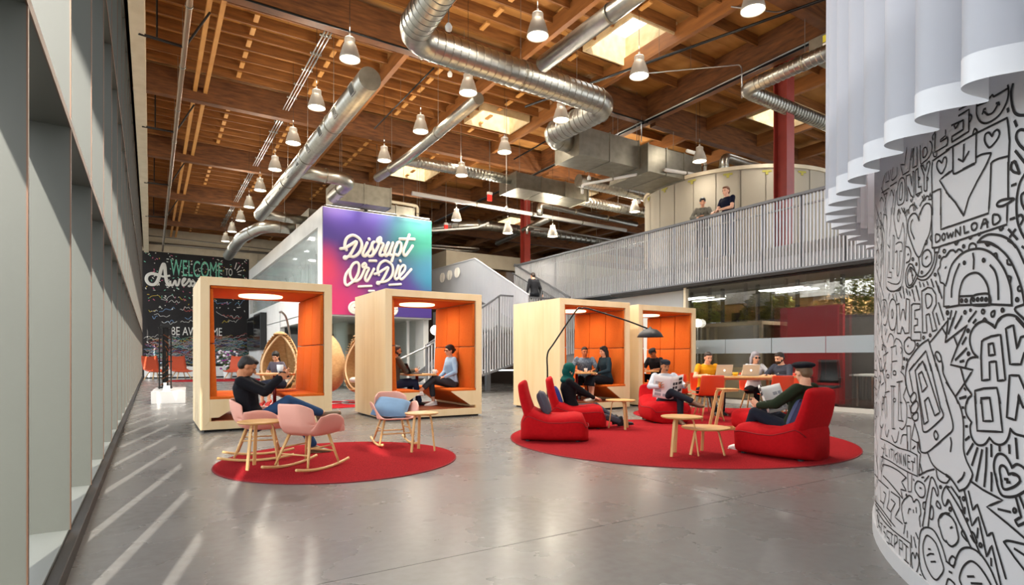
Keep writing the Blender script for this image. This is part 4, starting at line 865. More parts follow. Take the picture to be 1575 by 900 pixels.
# ---------------------------------------------------------------- pendant lamps
def pendant(loc,label,row,pw=1,pu=1):
    t=thing('pendant_lamp',label,'lamp',loc,0,row)
    MB().lathe([(.03,.345),(.092,.34),(.096,.33),(.096,.245),(.104,.235),(.118,.21),(.142,.14),(.165,.06),(.182,-.01),(.186,-.05),(.180,-.05),(.174,-.01),(.155,.06),(.13,.14),(.09,.22)],n=28).build('shade',silver,t,smooth=True)
    MB().lathe([(.0,-.012),(.176,-.012)],n=28).lathe([(.176,-.012),(.176,-.03)],n=28).build('diffuser',emitw,t,smooth=True)
    MB().tube([(0,0,.34),(0,0,8.715-loc[2])],.005,5).build('cord',black,t)
    MB().tube([(0,0,.30),(0,0,.42)],.02,8).build('stem',conduit,t)
    l=bpy.data.lights.new('pendant_light','SPOT'); l.energy=LAMP_W*4*pw; l.spot_size=R(150); l.spot_blend=1; l.color=(1,.93,.82); l.shadow_soft_size=.15
    o=bpy.data.objects.new('pendant_light',l); C.objects.link(o); o.parent=t; o.location=(0,0,-.06)
    u=bpy.data.lights.new('roof_fill','POINT'); u.energy=LAMP_W*.38*pu; u.color=(1,.90,.74); u.shadow_soft_size=.12  # unseen point light added above the shade to brighten the roof
    o=bpy.data.objects.new('roof_fill',u); C.objects.link(o); o.parent=t; o.location=(0,0,.55)
rows={'A':[(538,88),(487,163),(451,218),(423,259),(400,291),(383,317),(370,338),(357,355),(347,370)],'B':[(827,52),(720,140),(647,200),(591,245)],'C':[(1158,12),(983,114),(863,182),(776,232),(710,268)],'D':[(1203,202),(1076,246)],'E':[(976,324),(899,309),(702,337),(781,357),(850,362)]}
ordn=['nearest','second','third','fourth','fifth','sixth','seventh','eighth','farthest']
desc={'A':'silver bell pendant in the left row beside the long duct','B':'silver bell pendant in the row over the middle booths','C':'silver bell pendant in the row right of the crossing duct','D':'silver bell pendant in front of the drum','E':'small far silver pendant above the walkway'}
grp={'A':'pendant lamps of the left row','B':'pendant lamps of the second row','C':'pendant lamps of the third row','D':'pendant lamps near the drum','E':'distant pendant lamps above the walkway'}
spec={'E':['by the drum edge','two lamp widths left of the drum','just right of the mural room top','left of the far red column','right of the far red column']}
for k,lst in rows.items():
    for i,(px,py) in enumerate(lst):
        z=6.6 if k!='E' else 6.0
        p=onz(px,py,z)
        if k=='E' or k=='D': q=ray(px,py); tt=(20 if k=='E' else 15.5); tt=min(tt,(6.9-CAM_H)/q.z); p=CP+q*tt
        pendant(p,desc[k]+', '+(spec[k][i] if k in spec else (('nearest' if i==0 else 'farthest') if i in (0,len(lst)-1) else ordn[i])+(' of two' if k=='D' else ' one')),grp[k],{'D':.18,'E':.4}.get(k,1),{'D':.3,'E':3}.get(k,1))
# ================================================================ the four plywood booths
def booth(x0,y0,wd,dp,hh,label,open_back=True):
    t=thing('booth',label,'booth',(x0,y0,0)); T=.125; z0=.035
    m=MB()
    MB().box(.05,.05,0,wd-.05,dp-.05,z0).build('plinth',dark,t)
    # outer sides, top and bottom as mitred ply panels
    MB().prism([(0,z0),(T,z0+T),(T,hh-T),(0,hh)],lambda u,v,s:V((u,s,v)),0,dp).build('side_panel',ply,t,bevel=.003)
    MB().prism([(wd,z0),(wd-T,z0+T),(wd-T,hh-T),(wd,hh)],lambda u,v,s:V((u,s,v)),0,dp).build('side_panel',ply,t,bevel=.003)
    MB().prism([(0,hh),(T,hh-T),(wd-T,hh-T),(wd,hh)],lambda u,v,s:V((u,s,v)),0,dp).build('top_panel',ply,t,bevel=.003)
    MB().prism([(0,z0),(T,z0+T),(wd-T,z0+T),(wd,z0)],lambda u,v,s:V((u,s,v)),0,dp).build('bottom_panel',ply,t,bevel=.003)
    # seam lines of the outer side
    for k in (1,2): 
        for xx in (-.001,wd-.001): MB().box(xx,dp*k/3-.002,z0+.01,xx+.002,dp*k/3+.002,hh-.01).build('seam',ply_edge,t)
    # orange lining
    c=T+.012; D=.04
    MB().box(c,.03,hh-T-.035,wd-c,dp-.03,hh-T-.002).build('ceiling_pad',orange,t)
    zs=(.50,1.33,hh-T-.04)
    for side in (0,1):
        for r_ in range(2):
            for k in range(3):
                ya=.03+(dp-.06)*k/3; yb=.03+(dp-.06)*(k+1)/3
                # reclining back pads, thicker at the bottom
                za,zb=zs[r_],zs[r_+1]; ta=.10 if r_==0 else .065; tb_=.065 if r_==0 else .045
                f=(lambda u,v,s:V((T+.004+u,s,v))) if side==0 else (lambda u,v,s:V((wd-T-.004-u,s,v)))
                MB().prism([(0,za+.006),(ta,za+.006),(tb_,zb-.006),(0,zb-.006)],f,ya+.006,yb-.006).build('back_pad',orange,t,bevel=.014,seg=3,smooth=True)
        # bench: ply end panels with slanted cut, upholstered seat
        f=(lambda u,v,s:V((T+u,s,v))) if side==0 else (lambda u,v,s:V((wd-T-u,s,v)))
        prof=[(0,.215),(.12,.215),(.52,.475),(.52,.49),(0,.49)]
        for s0 in (.0,dp-.03): MB().prism(prof,f,s0,s0+.03).build('bench_end',ply,t)
        MB().prism([(0,.225),(.11,.225),(.50,.475),(0,.475)],f,.03,dp-.03).build('bench_front',orange,t)
        MB().prism([(0,.478),(.53,.478),(.53,.525),(0,.535)],f,.004,dp-.004).build('seat_pad',orange,t,bevel=.015,seg=3,smooth=True)
        MB().prism([(0,z0+T),(.02,z0+T),(.02,.215),(0,.215)],f,.0,dp).build('bench_foot',ply_edge,t)
    MB().box(T,.02,z0+T-.01,wd-T,dp-.02,z0+T+.012).build('floor_pad',M('booth_floor','#8E4B26',.5,col2='#7A3D1C',ns=3),t)
    MB().lathe([(.0,0),(.34,0),(.345,.012),(.345,.03)],(wd/2,dp/2,hh-T-.062),36).build('ceiling_lamp',M('booth_lamp','#F6E2BC',.5,emit='#FFE3B0',es=1.6),t,smooth=False)
    l=bpy.data.lights.new('booth_light','AREA'); l.shape='DISK'; l.size=.66; l.energy=14; l.color=(1,.88,.72)
    o=bpy.data.objects.new('booth_light',l); C.objects.link(o); o.parent=t; o.location=(wd/2,dp/2,hh-T-.075)
    return t
booth(.62,9.65,1.93,1.76,2.33,'birch plywood booth with orange lining at left, egg chair seen through it')
booth(3.47,9.65,1.93,1.76,2.33,'birch plywood booth with two people at a table, second from left')
booth(7.02,9.30,1.93,1.76,2.33,'birch plywood booth behind the black arc lamp')
booth(9.40,9.48,1.93,1.50,2.33,'birch plywood booth at right, beside the globe lamp and office glass')
def booth_table(x,y,label,dp=.85,w_=.62,z=.80):
    t=thing('booth_table',label,'table',(x,y,.172))
    MB().prism([( (abs(math.cos(a))**.5)*math.copysign(w_/2,math.cos(a)),(abs(math.sin(a))**.5)*math.copysign(dp/2,math.sin(a))) for a in [2*PI*k/32 for k in range(32)]],lambda u,v,s:V((u,v,s)),z-.172-.03,z-.172).build('tabletop',oak,t,bevel=.004)
    MB().tube([(0,0,.01),(0,0,z-.2)],.03,12).build('pedestal',M('red_post','#6E1016',.4),t,smooth=True)
    MB().lathe([(0,0),(.19,0),(.19,.012),(.03,.02)],n=24).build('foot_plate',M('red_post'),t,smooth=False)
booth_table(1.86,10.85,'small wood-topped table inside the leftmost booth',z=.84)
booth_table(4.44,10.55,'wood-topped table on red post between the two people in the second booth')
booth_table(7.95,9.92,'wood-topped table in the booth behind the arc lamp')
booth_table(10.2,10.15,'narrow wood-topped table in the right booth',w_=.6,dp=.7)
# ================================================================ rugs
def rug(c,rx,ry,rz,label,m=carpet):
    t=thing('rug',label,'rug',(c[0],c[1],0),rz)
    MB().lathe([(0,.012),(rx*.5,.013),(rx-.01,.012),(rx,.008),(rx,.001)],n=96).build('pile',m,t).scale=(1,ry/rx,1)
    MB().lathe([(rx,.001),(rx+.012,.001),(rx+.012,.009),(rx,.010)],n=96).build('rug_edge',carpet_edge,t).scale=(1,ry/rx,1)
    return t
rug((1.77,6.33),1.25,1.25,0,'round red rug under the pink rocking chairs at left')
rug((6.15,5.55),2.25,2.25,0,'large round red rug under the red loungers')
rug((9.35,7.3),1.6,1.6,0,'round red rug under the oval table at back right')
# ================================================================ seating and small tables
def lerp(a,b,t): return a+(b-a)*t
def rocker(loc,rz,label):
    t=thing('rocking_chair',label,'chair',loc,rz,None)
    # one-piece tub shell: profile along the chair (back -> front), wings rise into low armrests
    def shell(u,v,off=0):      # u 0..1 front->top of back ; v -1..1 across
        keys=[(0,.245,.360),(.15,.20,.352),(.35,.05,.345),(.5,-.10,.350),(.62,-.19,.385),(.75,-.245,.46),(.88,-.275,.57),(1,-.285,.665)]
        for (a,x0,z0),(b,x1,z1) in zip(keys,keys[1:]):
            if a<=u<=b: k=(u-a)/(b-a); x=lerp(x0,x1,k); z=lerp(z0,z1,k); break
        w=.245 if u<.5 else .245-.05*(u-.5)*2
        av=abs(v); lift=0
        if u<.75:
            f=math.sin(PI*min(1,max(0,(u-.02))/.73)); arm=.215*f**.7
            lift=arm*max(0,(av-.55)/.45)**1.6; w2=w+.02*f
        else: w2=w; lift=-.06*max(0,(av-.5)/.5)**2
        xx=x+ (max(0,(av-.4))**2*.35 if u>.6 else 0)
        y=v*w2*(1.06 if u<.75 else 1)
        return V((xx,y,z+lift))
    keys=None
    MB().grid(lambda u,v:shell(u,v*2-1),26,20).build('shell',pink,t,smooth=True,solid=.018,off=1,sub=1)
    MB().grid(lambda u,v:shell(.06+u*.5,(v*2-1)*.62)+V((0,0,.022)),10,8).build('seat_pad',pinkf,t,smooth=True)
    feet=[(.19,.215,.045),(.19,-.215,.045),(-.24,.205,.05),(-.24,-.205,.05)]
    tops=[(.12,.14,.345),(.12,-.14,.345),(-.13,.13,.345),(-.13,-.13,.345)]
    for a,b in zip(feet,tops): MB().tube([a,b],[.0115,.0165],10).build('leg',oak_l,t,smooth=True)
    def at(i,z): a=V(feet[i]);b=V(tops[i]); k=(z-a.z)/(b.z-a.z); return a+(b-a)*k
    MB().tube([at(0,.16),at(1,.16)],.008,8).build('stretcher',oak_l,t,smooth=True); MB().tube([at(2,.16),at(3,.16)],.008,8).build('stretcher',oak_l,t,smooth=True)
    MB().tube([at(0,.22),at(2,.22)],.008,8).build('stretcher',oak_l,t,smooth=True); MB().tube([at(1,.22),at(3,.22)],.008,8).build('stretcher',oak_l,t,smooth=True)
    for s_ in (-1,1):
        MB().tube([(x,.212*s_,.0155+.30*(x+.02)**2) for x in [-.40+.05*k for k in range(16)]],.0145,10).build('rocker',oak_l,t,smooth=True)
    return t
def side_table(loc,rz,r,h,label):
    t=thing('side_table',label,'table',loc,rz)
    MB().lathe([(0,h-.02),(r-.012,h-.02),(r,h-.008),(r-.003,h),(0,h)],n=48).build('tabletop',oak,t,smooth=False)
    for k in range(3):
        a=2*PI*k/3; ux,uy=math.cos(a),math.sin(a)
        pts=[(ux*r*.30,uy*r*.30,h-.028),(ux*r*.50,uy*r*.50,h-.03),(ux*r*.57,uy*r*.57,h-.06),(ux*r*.60,uy*r*.60,h-.10),(ux*r*.80,uy*r*.80,0.0)]
        mb=MB(); 
        for a_,b_ in zip(pts,pts[1:]): mb.bar(a_,b_,.034,.016,up=(ux,uy,.001) if abs((V(b_)-V(a_)).normalized().z)>.5 else (0,0,1))
        mb.build('leg',oak_l,t,bevel=.004)
    return t
rocker((1.02,6.82,.009),-12,'pink rocking armchair the man in the black sweater sits in')
rocker((1.35,5.98,.009),35,'empty pink rocking armchair seen from behind, nearest to the viewer')
rocker((2.62,6.98,.009),-98,'pink rocking armchair with a blue cushion on it')
side_table((.93,6.23,.012),100,.215,.47,'round wooden side table left of the nearest pink rocking chair')
side_table((2.72,6.32,.012),200,.20,.455,'round wooden side table right of the chair with the blue cushion')
side_table((5.09,4.46,.012),185,.23,.445,'taller round wooden table of the pair on the large red rug')
side_table((5.40,4.38,.012),170,.27,.31,'lower round wooden table of the pair on the large red rug')
side_table((6.20,6.65,.012),10,.23,.45,'round wooden side table in front of the woman in the green headscarf')
# oval table and its chairs
ot=thing('oval_table','large oval light-wood meeting table with people working at laptops','table',(9.60,6.84,.012),-32)
MB().prism([(0.92*math.cos(2*PI*k/48),.48*math.sin(2*PI*k/48)) for k in range(48)],lambda u,v,s:V((u,v,s)),.725,.755).build('tabletop',oak,ot,bevel=.006)
MB().prism([(.70*math.cos(2*PI*k/36),.32*math.sin(2*PI*k/36)) for k in range(36)],lambda u,v,s:V((u,v,s)),.69,.725).build('apron',oak_l,ot)
for x,y in ((.5,.2),(.5,-.2),(-.5,.2),(-.5,-.2)): MB().tube([(x*1.15,y*1.25,0),(x,y,.7)],[.022,.034],12).build('leg',oak_l,ot,smooth=True)
def shell_chair(loc,rz,label,m=ped,cat='chair'):
    t=thing('shell_chair',label,'chair',loc,rz)
    def sh(u,v):
        k=[(0,.22,.445),(.2,.18,.44),(.45,-.05,.43),(.58,-.16,.45),(.68,-.195,.52),(.85,-.225,.67),(1,-.245,.80)]
        for (a,x0,z0),(b,x1,z1) in zip(k,k[1:]):
            if a<=u<=b: q=(u-a)/(b-a); x=lerp(x0,x1,q); z=lerp(z0,z1,q); break
        s_=v*2-1; w=.225-.02*max(0,u-.6)/.4; 
        return V((x+.05*s_*s_*(1 if u>.55 else 0),s_*w,z+.025*s_*s_*(1 if u<.6 else 0)))
    MB().grid(sh,22,10).build('shell',m,t,smooth=True,solid=.012,sub=1)
    for a,b in (((.20,.20,0),(.10,.10,.43)),((.20,-.20,0),(.10,-.10,.43)),((-.21,.20,0),(-.11,.10,.43)),((-.21,-.20,0),(-.11,-.10,.43))):
        MB().tube([a,b],[.012,.018],10).build('leg',oak_l,t,smooth=True)
    MB().box(-.13,-.12,.405,.13,.12,.425).build('seat_frame',blackp,t)
    return t
shell_chair((8.35,6.72,.012),62,'orange shell chair with wooden legs at the near left of the oval table')
shell_chair((8.45,7.50,.012),28,'orange shell chair at the left end of the oval table')
shell_chair((9.28,6.02,.012),68,'orange shell chair at the near side of the oval table, right of the others')
shell_chair((9.40,7.66,.012),-116,'orange shell chair the man in the mustard shirt sits on')
shell_chair((10.32,7.20,.012),-125,'orange shell chair the grey-haired woman sits on')
shell_chair((10.54,6.60,.012),172,'orange shell chair the man in the grey jacket sits on')
# bent-wood C table
ct=thing('laptop_table','bent light-wood C-shaped laptop table behind the low round table','table',(7.45,5.75,.012),-30)
for y in (-.11,.11):
    mb=MB(); pts=arc_path([(.26,y,.015),(-.14,y,.015),(-.02,y,.60),(.22,y,.61)],.05)
    for a,b in zip(pts,pts[1:]): mb.bar(a,b,.04,.02,up=(0,1,0))
    mb.build('bent_frame',oak_l,ct)
MB().box(-.02,-.15,.615,.24,.15,.630).build('tray',oak,ct,bevel=.004)
MB().bar((.24,-.11,.015),(.24,.11,.015),.03,.02).build('foot_bar',oak_l,ct)
# red loungers
def lounger(loc,rz,label,back=.80):
    t=thing('lounger',label,'lounge chair',loc,rz)
    # base: soft wedge, seat falling towards the back, lofted along X
    def base(u):
        x=lerp(-.40,.50,u); e=min(1,math.sin(PI*min(.5,u*4)) if u<.125 else 1, math.sin(PI*min(.5,(1-u)*5)) if u>.9 else 1)
        w=.385*(.86+.14*math.sin(PI*min(1,max(0,u))))*(.55+.45*e)
        top=[(0,.42),(.12,.46),(.25,.40),(.4,.345),(.6,.345),(.8,.365),(.92,.345),(1,.24)]
        for (a,z0),(b,z1) in zip(top,top[1:]):
            if a<=u<=b: z=lerp(z0,z1,(u-a)/(b-a)); break
        return x,w,z*(.62+.38*e)
    rings=[]
    for i in range(25):
        x,w,z=base(i/24); rings.append((V((x,0,z/2)),V((0,w,0)),V((0,0,z/2))))
    MB().loft(rings,28,p=4.2).build('seat_base',red,t,smooth=True)
    # seam piping round the base
    sm=[]
    for s_ in (-1,1):
        sm.append([V((base(i/24)[0],s_*(base(i/24)[1]*.985),min(base(i/24)[2]*.74+.0,.265 if i>9 else .265+.012*(9-i)))) for i in range(1,24)])
    mb=MB(); mb.tube(sm[0],.006,6).tube(sm[1],.006,6); mb.tube([sm[0][-1],V((base(1)[0]+.004,sm[0][-1].y*.6,.2)),V((base(1)[0]+.004,sm[1][-1].y*.6,.2)),sm[1][-1]],.006,6); mb.build('piping',M('red_piping','#7E060B',.8),t,smooth=True,kind='stuff')
    # backrest slab leaning back
    rings=[]
    for i in range(16):
        u=i/15; z=lerp(.30,back,u); x=-.265-.13*u-.02*math.sin(PI*u); w=.335-.05*u**2*(1 if u<.85 else 1.0+(u-.85)*3); th=.075-.022*u
        if i in (0,15): w*=.90; th*=.55
        rings.append((V((x,0,z)),V((0,w,0)),V((th,0,.02))))
    MB().loft(rings,28,p=3.6).build('backrest',red,t,smooth=True,sub=1)
    MB().tube([(-.352,y,.44+.02*math.cos(y*4)) for y in (-.31,-.15,0,.15,.31)],.006,6).build('back_seam',M('red_piping'),t,smooth=True)
    for x,y in ((-.3,.25),(-.3,-.25),(.36,.25),(.36,-.25)): MB().lathe([(0,0),(.03,0),(.03,.02),(0,.02)],(x,y,-.004),12).build('glide',blackp,t)
    return t
def cushion(loc,rot,sz,m,label,th=.07):
    t=thing('cushion',label,'cushion',loc); t.rotation_euler=[R(a) for a in rot]
    def f(u,v):
        a=(u*2-1);b=(v*2-1); return a,b
    mb=MB(); n=14
    for s_ in (1,-1):
        mb.grid(lambda u,v:V(((u*2-1)*sz[0]/2*(1-.06*(v*2-1)**2*(0)) ,(v*2-1)*sz[1]/2, s_*th*((1-(u*2-1)**4)*(1-(v*2-1)**4))**.5)),n,n)
    mb.build('cushion_cover',m,t,smooth=True)
    e=[(-1,-1),(1,-1),(1,1),(-1,1),(-1,-1)]; MB().tube([V((a*sz[0]/2,b*sz[1]/2,0)) for a,b in e],.006,6).build('piping',m,t,smooth=True)
    return t
lounger((4.62,6.32,.012),-38,'empty red lounger with a grey cushion at the front left of the large rug',.79)
lounger((5.72,7.22,.012),-34,'red lounger the woman in the green headscarf sits on',.80)
lounger((7.62,7.10,.012),-118,'red lounger the man in the dark cap sits on, facing the viewer',.62)
lounger((6.10,3.84,.012),94,'large red lounger at right the man in the beret sits on',.775)
pf=thing('pouf','low red upholstered pouf between the beret man and the oval table','pouf',(7.75,5.35,.012),60)
MB().loft([(V((lerp(-.30,.30,i/12),0,.16)),V((0,.28*(1 if 0<i<12 else .8),0)),V((0,0,.16*(1 if 0<i<12 else .8)))) for i in range(13)],24,p=3.5).build('seat_base',red,pf,smooth=True)
cushion((4.56,6.40,.50),(0,68,-38),(.34,.36),M('cushion_grey','#4B4A55',.9,bump=.2,bs=200),'dark grey cushion on the empty red lounger')
cushion((5.46,7.32,.50),(0,70,-34),(.36,.36),M('cushion_blue','#25337E',.9,bump=.2,bs=200),'dark blue cushion behind the woman in the green headscarf')
cushion((2.60,7.02,.475),(28,8,-30),(.42,.40),M('cushion_sky','#6F8FB0',.9,bump=.2,bs=200,col2='#64829F'),'slate blue cushion lying in the pink rocking armchair')
cushion((6.12,3.66,.50),(0,66,94),(.36,.38),M('cushion_slate','#4A5272',.9,bump=.2,bs=200),'slate cushion behind the man in the beret')
# arc floor lamp
al=thing('arc_lamp','tall thin black arc lamp reaching over the booths with a wide shallow shade','lamp',(6.42,8.05,0))
b0=V(al.location)
AP=[(842,640,8.05),(842,575,8.0),(842,545,8.0),(852,528,8.0),(886,478,7.9),(895,475,7.86),(905,475,7.8),(960,492,7.4),(1000,507,7.05)]
base=V((6.42,8.05,0))
P=[ony(px,py,Y)-b0 for px,py,Y in AP]; P[0]=V((P[1].x,P[1].y,.02))
MB().tube(catmull(P,4),.014,10).build('pole',black,al,smooth=True)
MB().lathe([(0,0),(.17,0),(.17,.02),(.02,.03)],(P[0].x,P[0].y,0),32).build('base',black,al)
sp=P[-1]
MB().lathe([(.012,.03),(.03,-.0),(.11,-.02),(.18,-.075),(.225,-.15),(.222,-.152),(.175,-.085),(.10,-.032),(0,-.02)],(sp.x,sp.y,sp.z+.02),32).build('shade',M('shade_graphite','#2A2A2C',.5,metal=.2),al,smooth=True)
MB().ell((sp.x,sp.y,sp.z-.06),(.035,.035,.04)).build('bulb',M('bulb_warm','#FFE9C8',.5,emit='#FFE2B5',es=3),al,smooth=True)
# globe lamps
for (px,py,Y,r,lab) in ((1073,497,10.6,.115,'white globe lamp on a thin stand beside the right booth'),(669.5,508,13.5,.125,'white globe lamp seen through the second booth')):
    p=ony(px,py,Y); t=thing('globe_lamp',lab,'lamp',(p.x,p.y,0))
    MB().ell((0,0,p.z),(r,r,r),nu=24,nv=16).build('globe',globe_m,t,smooth=True); MB().tube([(0,0,.01),(0,0,p.z-r)],.011,8).build('stand',steel,t,smooth=True); MB().lathe([(0,0),(.15,0),(.15,.015),(.01,.02)],n=24).build('base',steel,t)
# ---------------------------------------------------------------- newspapers, laptops, cups live in p7
# ================================================================ people
TS=bpy.data.scenes.new('shaping')
def organic(mb,name,m,parent,vox,smooth=3,loc=None):
    me=mb.mesh(name+'_src',None); o=bpy.data.objects.new(name+'_src',me); TS.collection.objects.link(o)
    md=o.modifiers.new('r','REMESH'); md.mode='VOXEL'; md.voxel_size=vox; md.use_smooth_shade=True
    if smooth: ms=o.modifiers.new('s','SMOOTH'); ms.factor=.5; ms.iterations=smooth
    vl=TS.view_layers[0]; vl.update(); dg=vl.depsgraph
    me2=bpy.data.meshes.new_from_object(o.evaluated_get(dg)); me2.name=name
    bpy.data.objects.remove(o); bpy.data.meshes.remove(me)
    for p in me2.polygons: p.use_smooth=True
    me2.materials.clear(); me2.materials.append(m)
    n=bpy.data.objects.new(name,me2); C.objects.link(n); n.parent=parent
    return n
def ik(a,b,l1,l2,hint):
    a=V(a);b=V(b);hint=V(hint); d=b-a; L_=min(d.length,(l1+l2)*.999); d.normalize(); b=a+d*L_
    k=(l1*l1-l2*l2+L_*L_)/(2*L_); h=math.sqrt(max(l1*l1-k*k,0)); p=hint-d*hint.dot(d); p=p.normalized() if p.length>1e-5 else d.orthogonal().normalized()
    return a+d*k+p*h,b
SK={'light':'#D9A283','tan':'#B87A55','pale':'#E3B196','brown':'#9A6443','olive':'#C48F68'}
def cloth(c,c2=None,ns=30): return M('cloth'+c+(c2 or ''),c,.85,col2=c2,ns=ns,bump=.5,bs=22,spec=.15)
def hand(mb,w,d,n,side,curl,sp=.0,k=1.0,fr=.0088):
    # w wrist, d palm direction, n palm normal (side the palm faces), side=+1 thumb towards cross(d,n)*side
    d=V(d).normalized(); n=V(n); n=(n-d*n.dot(d)).normalized(); s_=d.cross(n)*side
    pal=w+d*.045*k
    mb.loft([(w,s_*.026*k,n*.019*k),(w+d*.03*k,s_*.036*k,n*.017*k),(w+d*.075*k,s_*.041*k,n*.014*k),(w+d*.093*k,s_*.038*k,n*.010*k)],12)
    for i,(off,L_) in enumerate(((.030,.072),(.010,.080),(-.011,.074),(-.030,.058))):
        p=w+d*.088*k+s_*off*k; dd=(d+s_*off*(2.5*sp+.6)).normalized(); seg=L_*k
        for j,f in enumerate((.46,.30,.24)):
            ang=R(curl*(.75 if j==0 else 1.0)); ax=dd.cross(n).normalized(); 
            dd=(Matrix.Rotation(-ang if (dd.cross(n)).dot(ax)<0 else ang,3,ax)@dd).normalized()
            nn=ax.cross(dd).normalized(); q=p+dd*seg*f; mb.cap(p,q,fr*k*(1-.08*j),fr*k*(.94-.1*j),8); p=q; n=nn if nn.dot(n)>0 else n
        n=V(n)
    n0=d.cross(s_)*(-1 if d.cross(s_).dot(n)<0 else 1)
    p=w+d*.022*k+s_*.024*k; dd=(d*.62+s_*.70+n0*.25).normalized()
    mb.cap(p,p+dd*.040*k,.0125*k,.0105*k,8); p=p+dd*.040*k; dd=(d*.85+s_*.25+n0*.40).normalized(); mb.cap(p,p+dd*.030*k,.0105*k,.009*k,8); p=p+dd*.03*k; mb.cap(p,p+(dd+n0*.2).normalized()*.022*k,.0095*k,.008*k,8)
def person(label,loc,rz,pel=.50,lean=5,twist=0,hy=0,hp=0,hr=0,arms=None,legs=None,skin='light',top=None,bot=None,shoe=None,hair=None,sex='m',k=1.0,vox=.0078,extra=(),slv='long',name='person',tuck=True,side=0,px=0,sock=None,loose=1.0,nofeet=False,bend=0):
    t=thing(name,label,'person',loc,rz); t.scale=(k,k,k)
    f=sex=='f'; SW=.165 if f else .195; HW=.095; sk=M('skin_'+skin,SK[skin],.5,col2=SK[skin],ns=3,spec=.35)
    P=V((px,side,pel)); l=R(lean); u=V((math.sin(l),0,math.cos(l))); fw=V((math.cos(l),0,-math.sin(l)))
    l2=R(lean+bend); u2=V((math.sin(l2),0,math.cos(l2))); fw2=V((math.cos(l2),0,-math.sin(l2)))
    tw=R(twist); ct,s_t=math.cos(tw),math.sin(tw)
    rt=V((fw2.x*-s_t,ct,fw2.z*-s_t)).normalized(); fc=rt.cross(u2).normalized()   # chest left axis and front
    Y=V((0,1,0))
    W=P+u*.17; CH=W+u2*.19; NB=W+u2*.345; 
    HN=NB+u2*.058+fc*.012
    sh={s_:NB-u2*.035+rt*SW*s_*.93 for s_ in (1,-1)}
    # ---- torso rings shared by body and garment
    cw=.150 if f else .172; ww=.120 if f else .150
    def torso(g):
        R_=[(P-u*.07,Y*(.150+g),fw*(.105+g)),(P+u*.0,Y*(.168+g),fw*(.118+g)),(P+u*.08,Y*(.150+g),fw*(.108+g)),(W,Y.lerp(rt,.4)*(ww+g),fw.lerp(fc,.4)*(.098+g)),
            (CH,rt*(cw+g),fc*(.118+g+(.012 if f else 0))),(NB-u2*.085,rt*(cw+.012+g),fc*(.112+g)),(NB-u2*.03,rt*(SW*.80+g),fc*(.078+g)),(NB+u2*.012,rt*(.075+g),fc*(.062+g))]
        return R_
    B=MB(); B.loft(torso(0),20)
    B.cap(NB-u2*.03,HN,.062 if not f else .050,.058 if not f else .047)
    # ---- head
    hm=Matrix.Rotation(math.atan2(fc.y,fc.x)+R(hy),3,'Z')@Matrix.Rotation(R(hp),3,'Y')@Matrix.Rotation(R(hr),3,'X')
    HC=HN+hm@V((.014,0,.090))
    h=lambda x,y,z:HC+hm@V((x,y,z))
    g=.95 if f else 1.0
    B.ell(h(-.012,0,.028),(.094*g,.074*g,.088*g),hm); B.ell(h(.018,0,-.030),(.066*g,.060*g,.078*g),hm); B.ell(h(.046,0,-.078),(.034*g,.032*g,.028*g),hm)
    B.ell(h(.030,0,-.055),(.052*g,.047*g,.045*g),hm)
    B.cap(h(.076,0,.006),h(.101,0,-.026),.009,.0135,8); B.ell(h(.092,0,-.031),(.011,.016,.009),hm)
    B.ell(h(.074,0,-.058),(.014,.024,.007),hm); B.ell(h(.073,0,-.069),(.013,.020,.007),hm)
    B.cap(h(.070,.042,.020),h(.078,.015,.024),.0085,.0095,8); B.cap(h(.070,-.042,.020),h(.078,-.015,.024),.0085,.0095,8)
    for s_ in (1,-1): B.ell(h(-.004,.074*s_*g,-.012),(.018,.008,.030),hm); B.ell(h(.058,.036*s_,-.030),(.018,.017,.020),hm)
    # ---- arms
    S_=MB()   # sleeves
    ext=.012
    S_.loft(torso(ext*loose),20)
    el={};wrp={}
    UA,FA=.275,.245
    arms=arms or {}
    for s_ in (1,-1):
        tg,hint,hd,hn,curl=arms.get(s_,((.12,.24*s_,pel+.02),(-.4,.5*s_,-.3),None,None,28))
        a=sh[s_]; e,w_=ik(a,tg,UA,FA,hint); el[s_]=e; wrp[s_]=w_
        B.cap(a,e,.046 if f else .053,.036 if f else .041); B.cap(e,w_,.038 if f else .042,.025 if f else .029)
        d=(w_-e).normalized(); dd=V(hd) if hd else d; nn=V(hn) if hn else V((0,0,-1))
        hand(B,w_,dd,nn,s_ if True else 1,curl,k=.95 if f else 1.05,fr=max(.0088,vox*1.02))
        # ball of the shoulder and sleeve
        r0,r1,r2=(.056,.046,.040) if f else (.064,.054,.047)
        if slv=='long':
            S_.cap(a,e,r0*loose,r1*loose); S_.cap(e,w_-d*.012,r1*loose,r2*loose*.88); S_.ell(e,(r1*1.04*loose,)*3)
        elif slv=='rolled': S_.cap(a,e,r0*loose,r1*1.02); S_.cap(e,e+d*.05,r1*1.05,r1*1.05)
        elif slv=='short': S_.cap(a,a+(e-a)*.55,r0*loose*.96,r1*1.02)
    # ---- legs
    L=MB(); TH,SHN=.425,.415
    legs=legs or {}
    L.loft([(P-u*.085,Y*(.150),fw*(.112)),(P-u*.03,Y*(.178),fw*(.128)),(P+u*.05,Y*(.168),fw*(.122)),(P+u*.11,Y*(.148),fw*(.112))],20)
    SHO={}
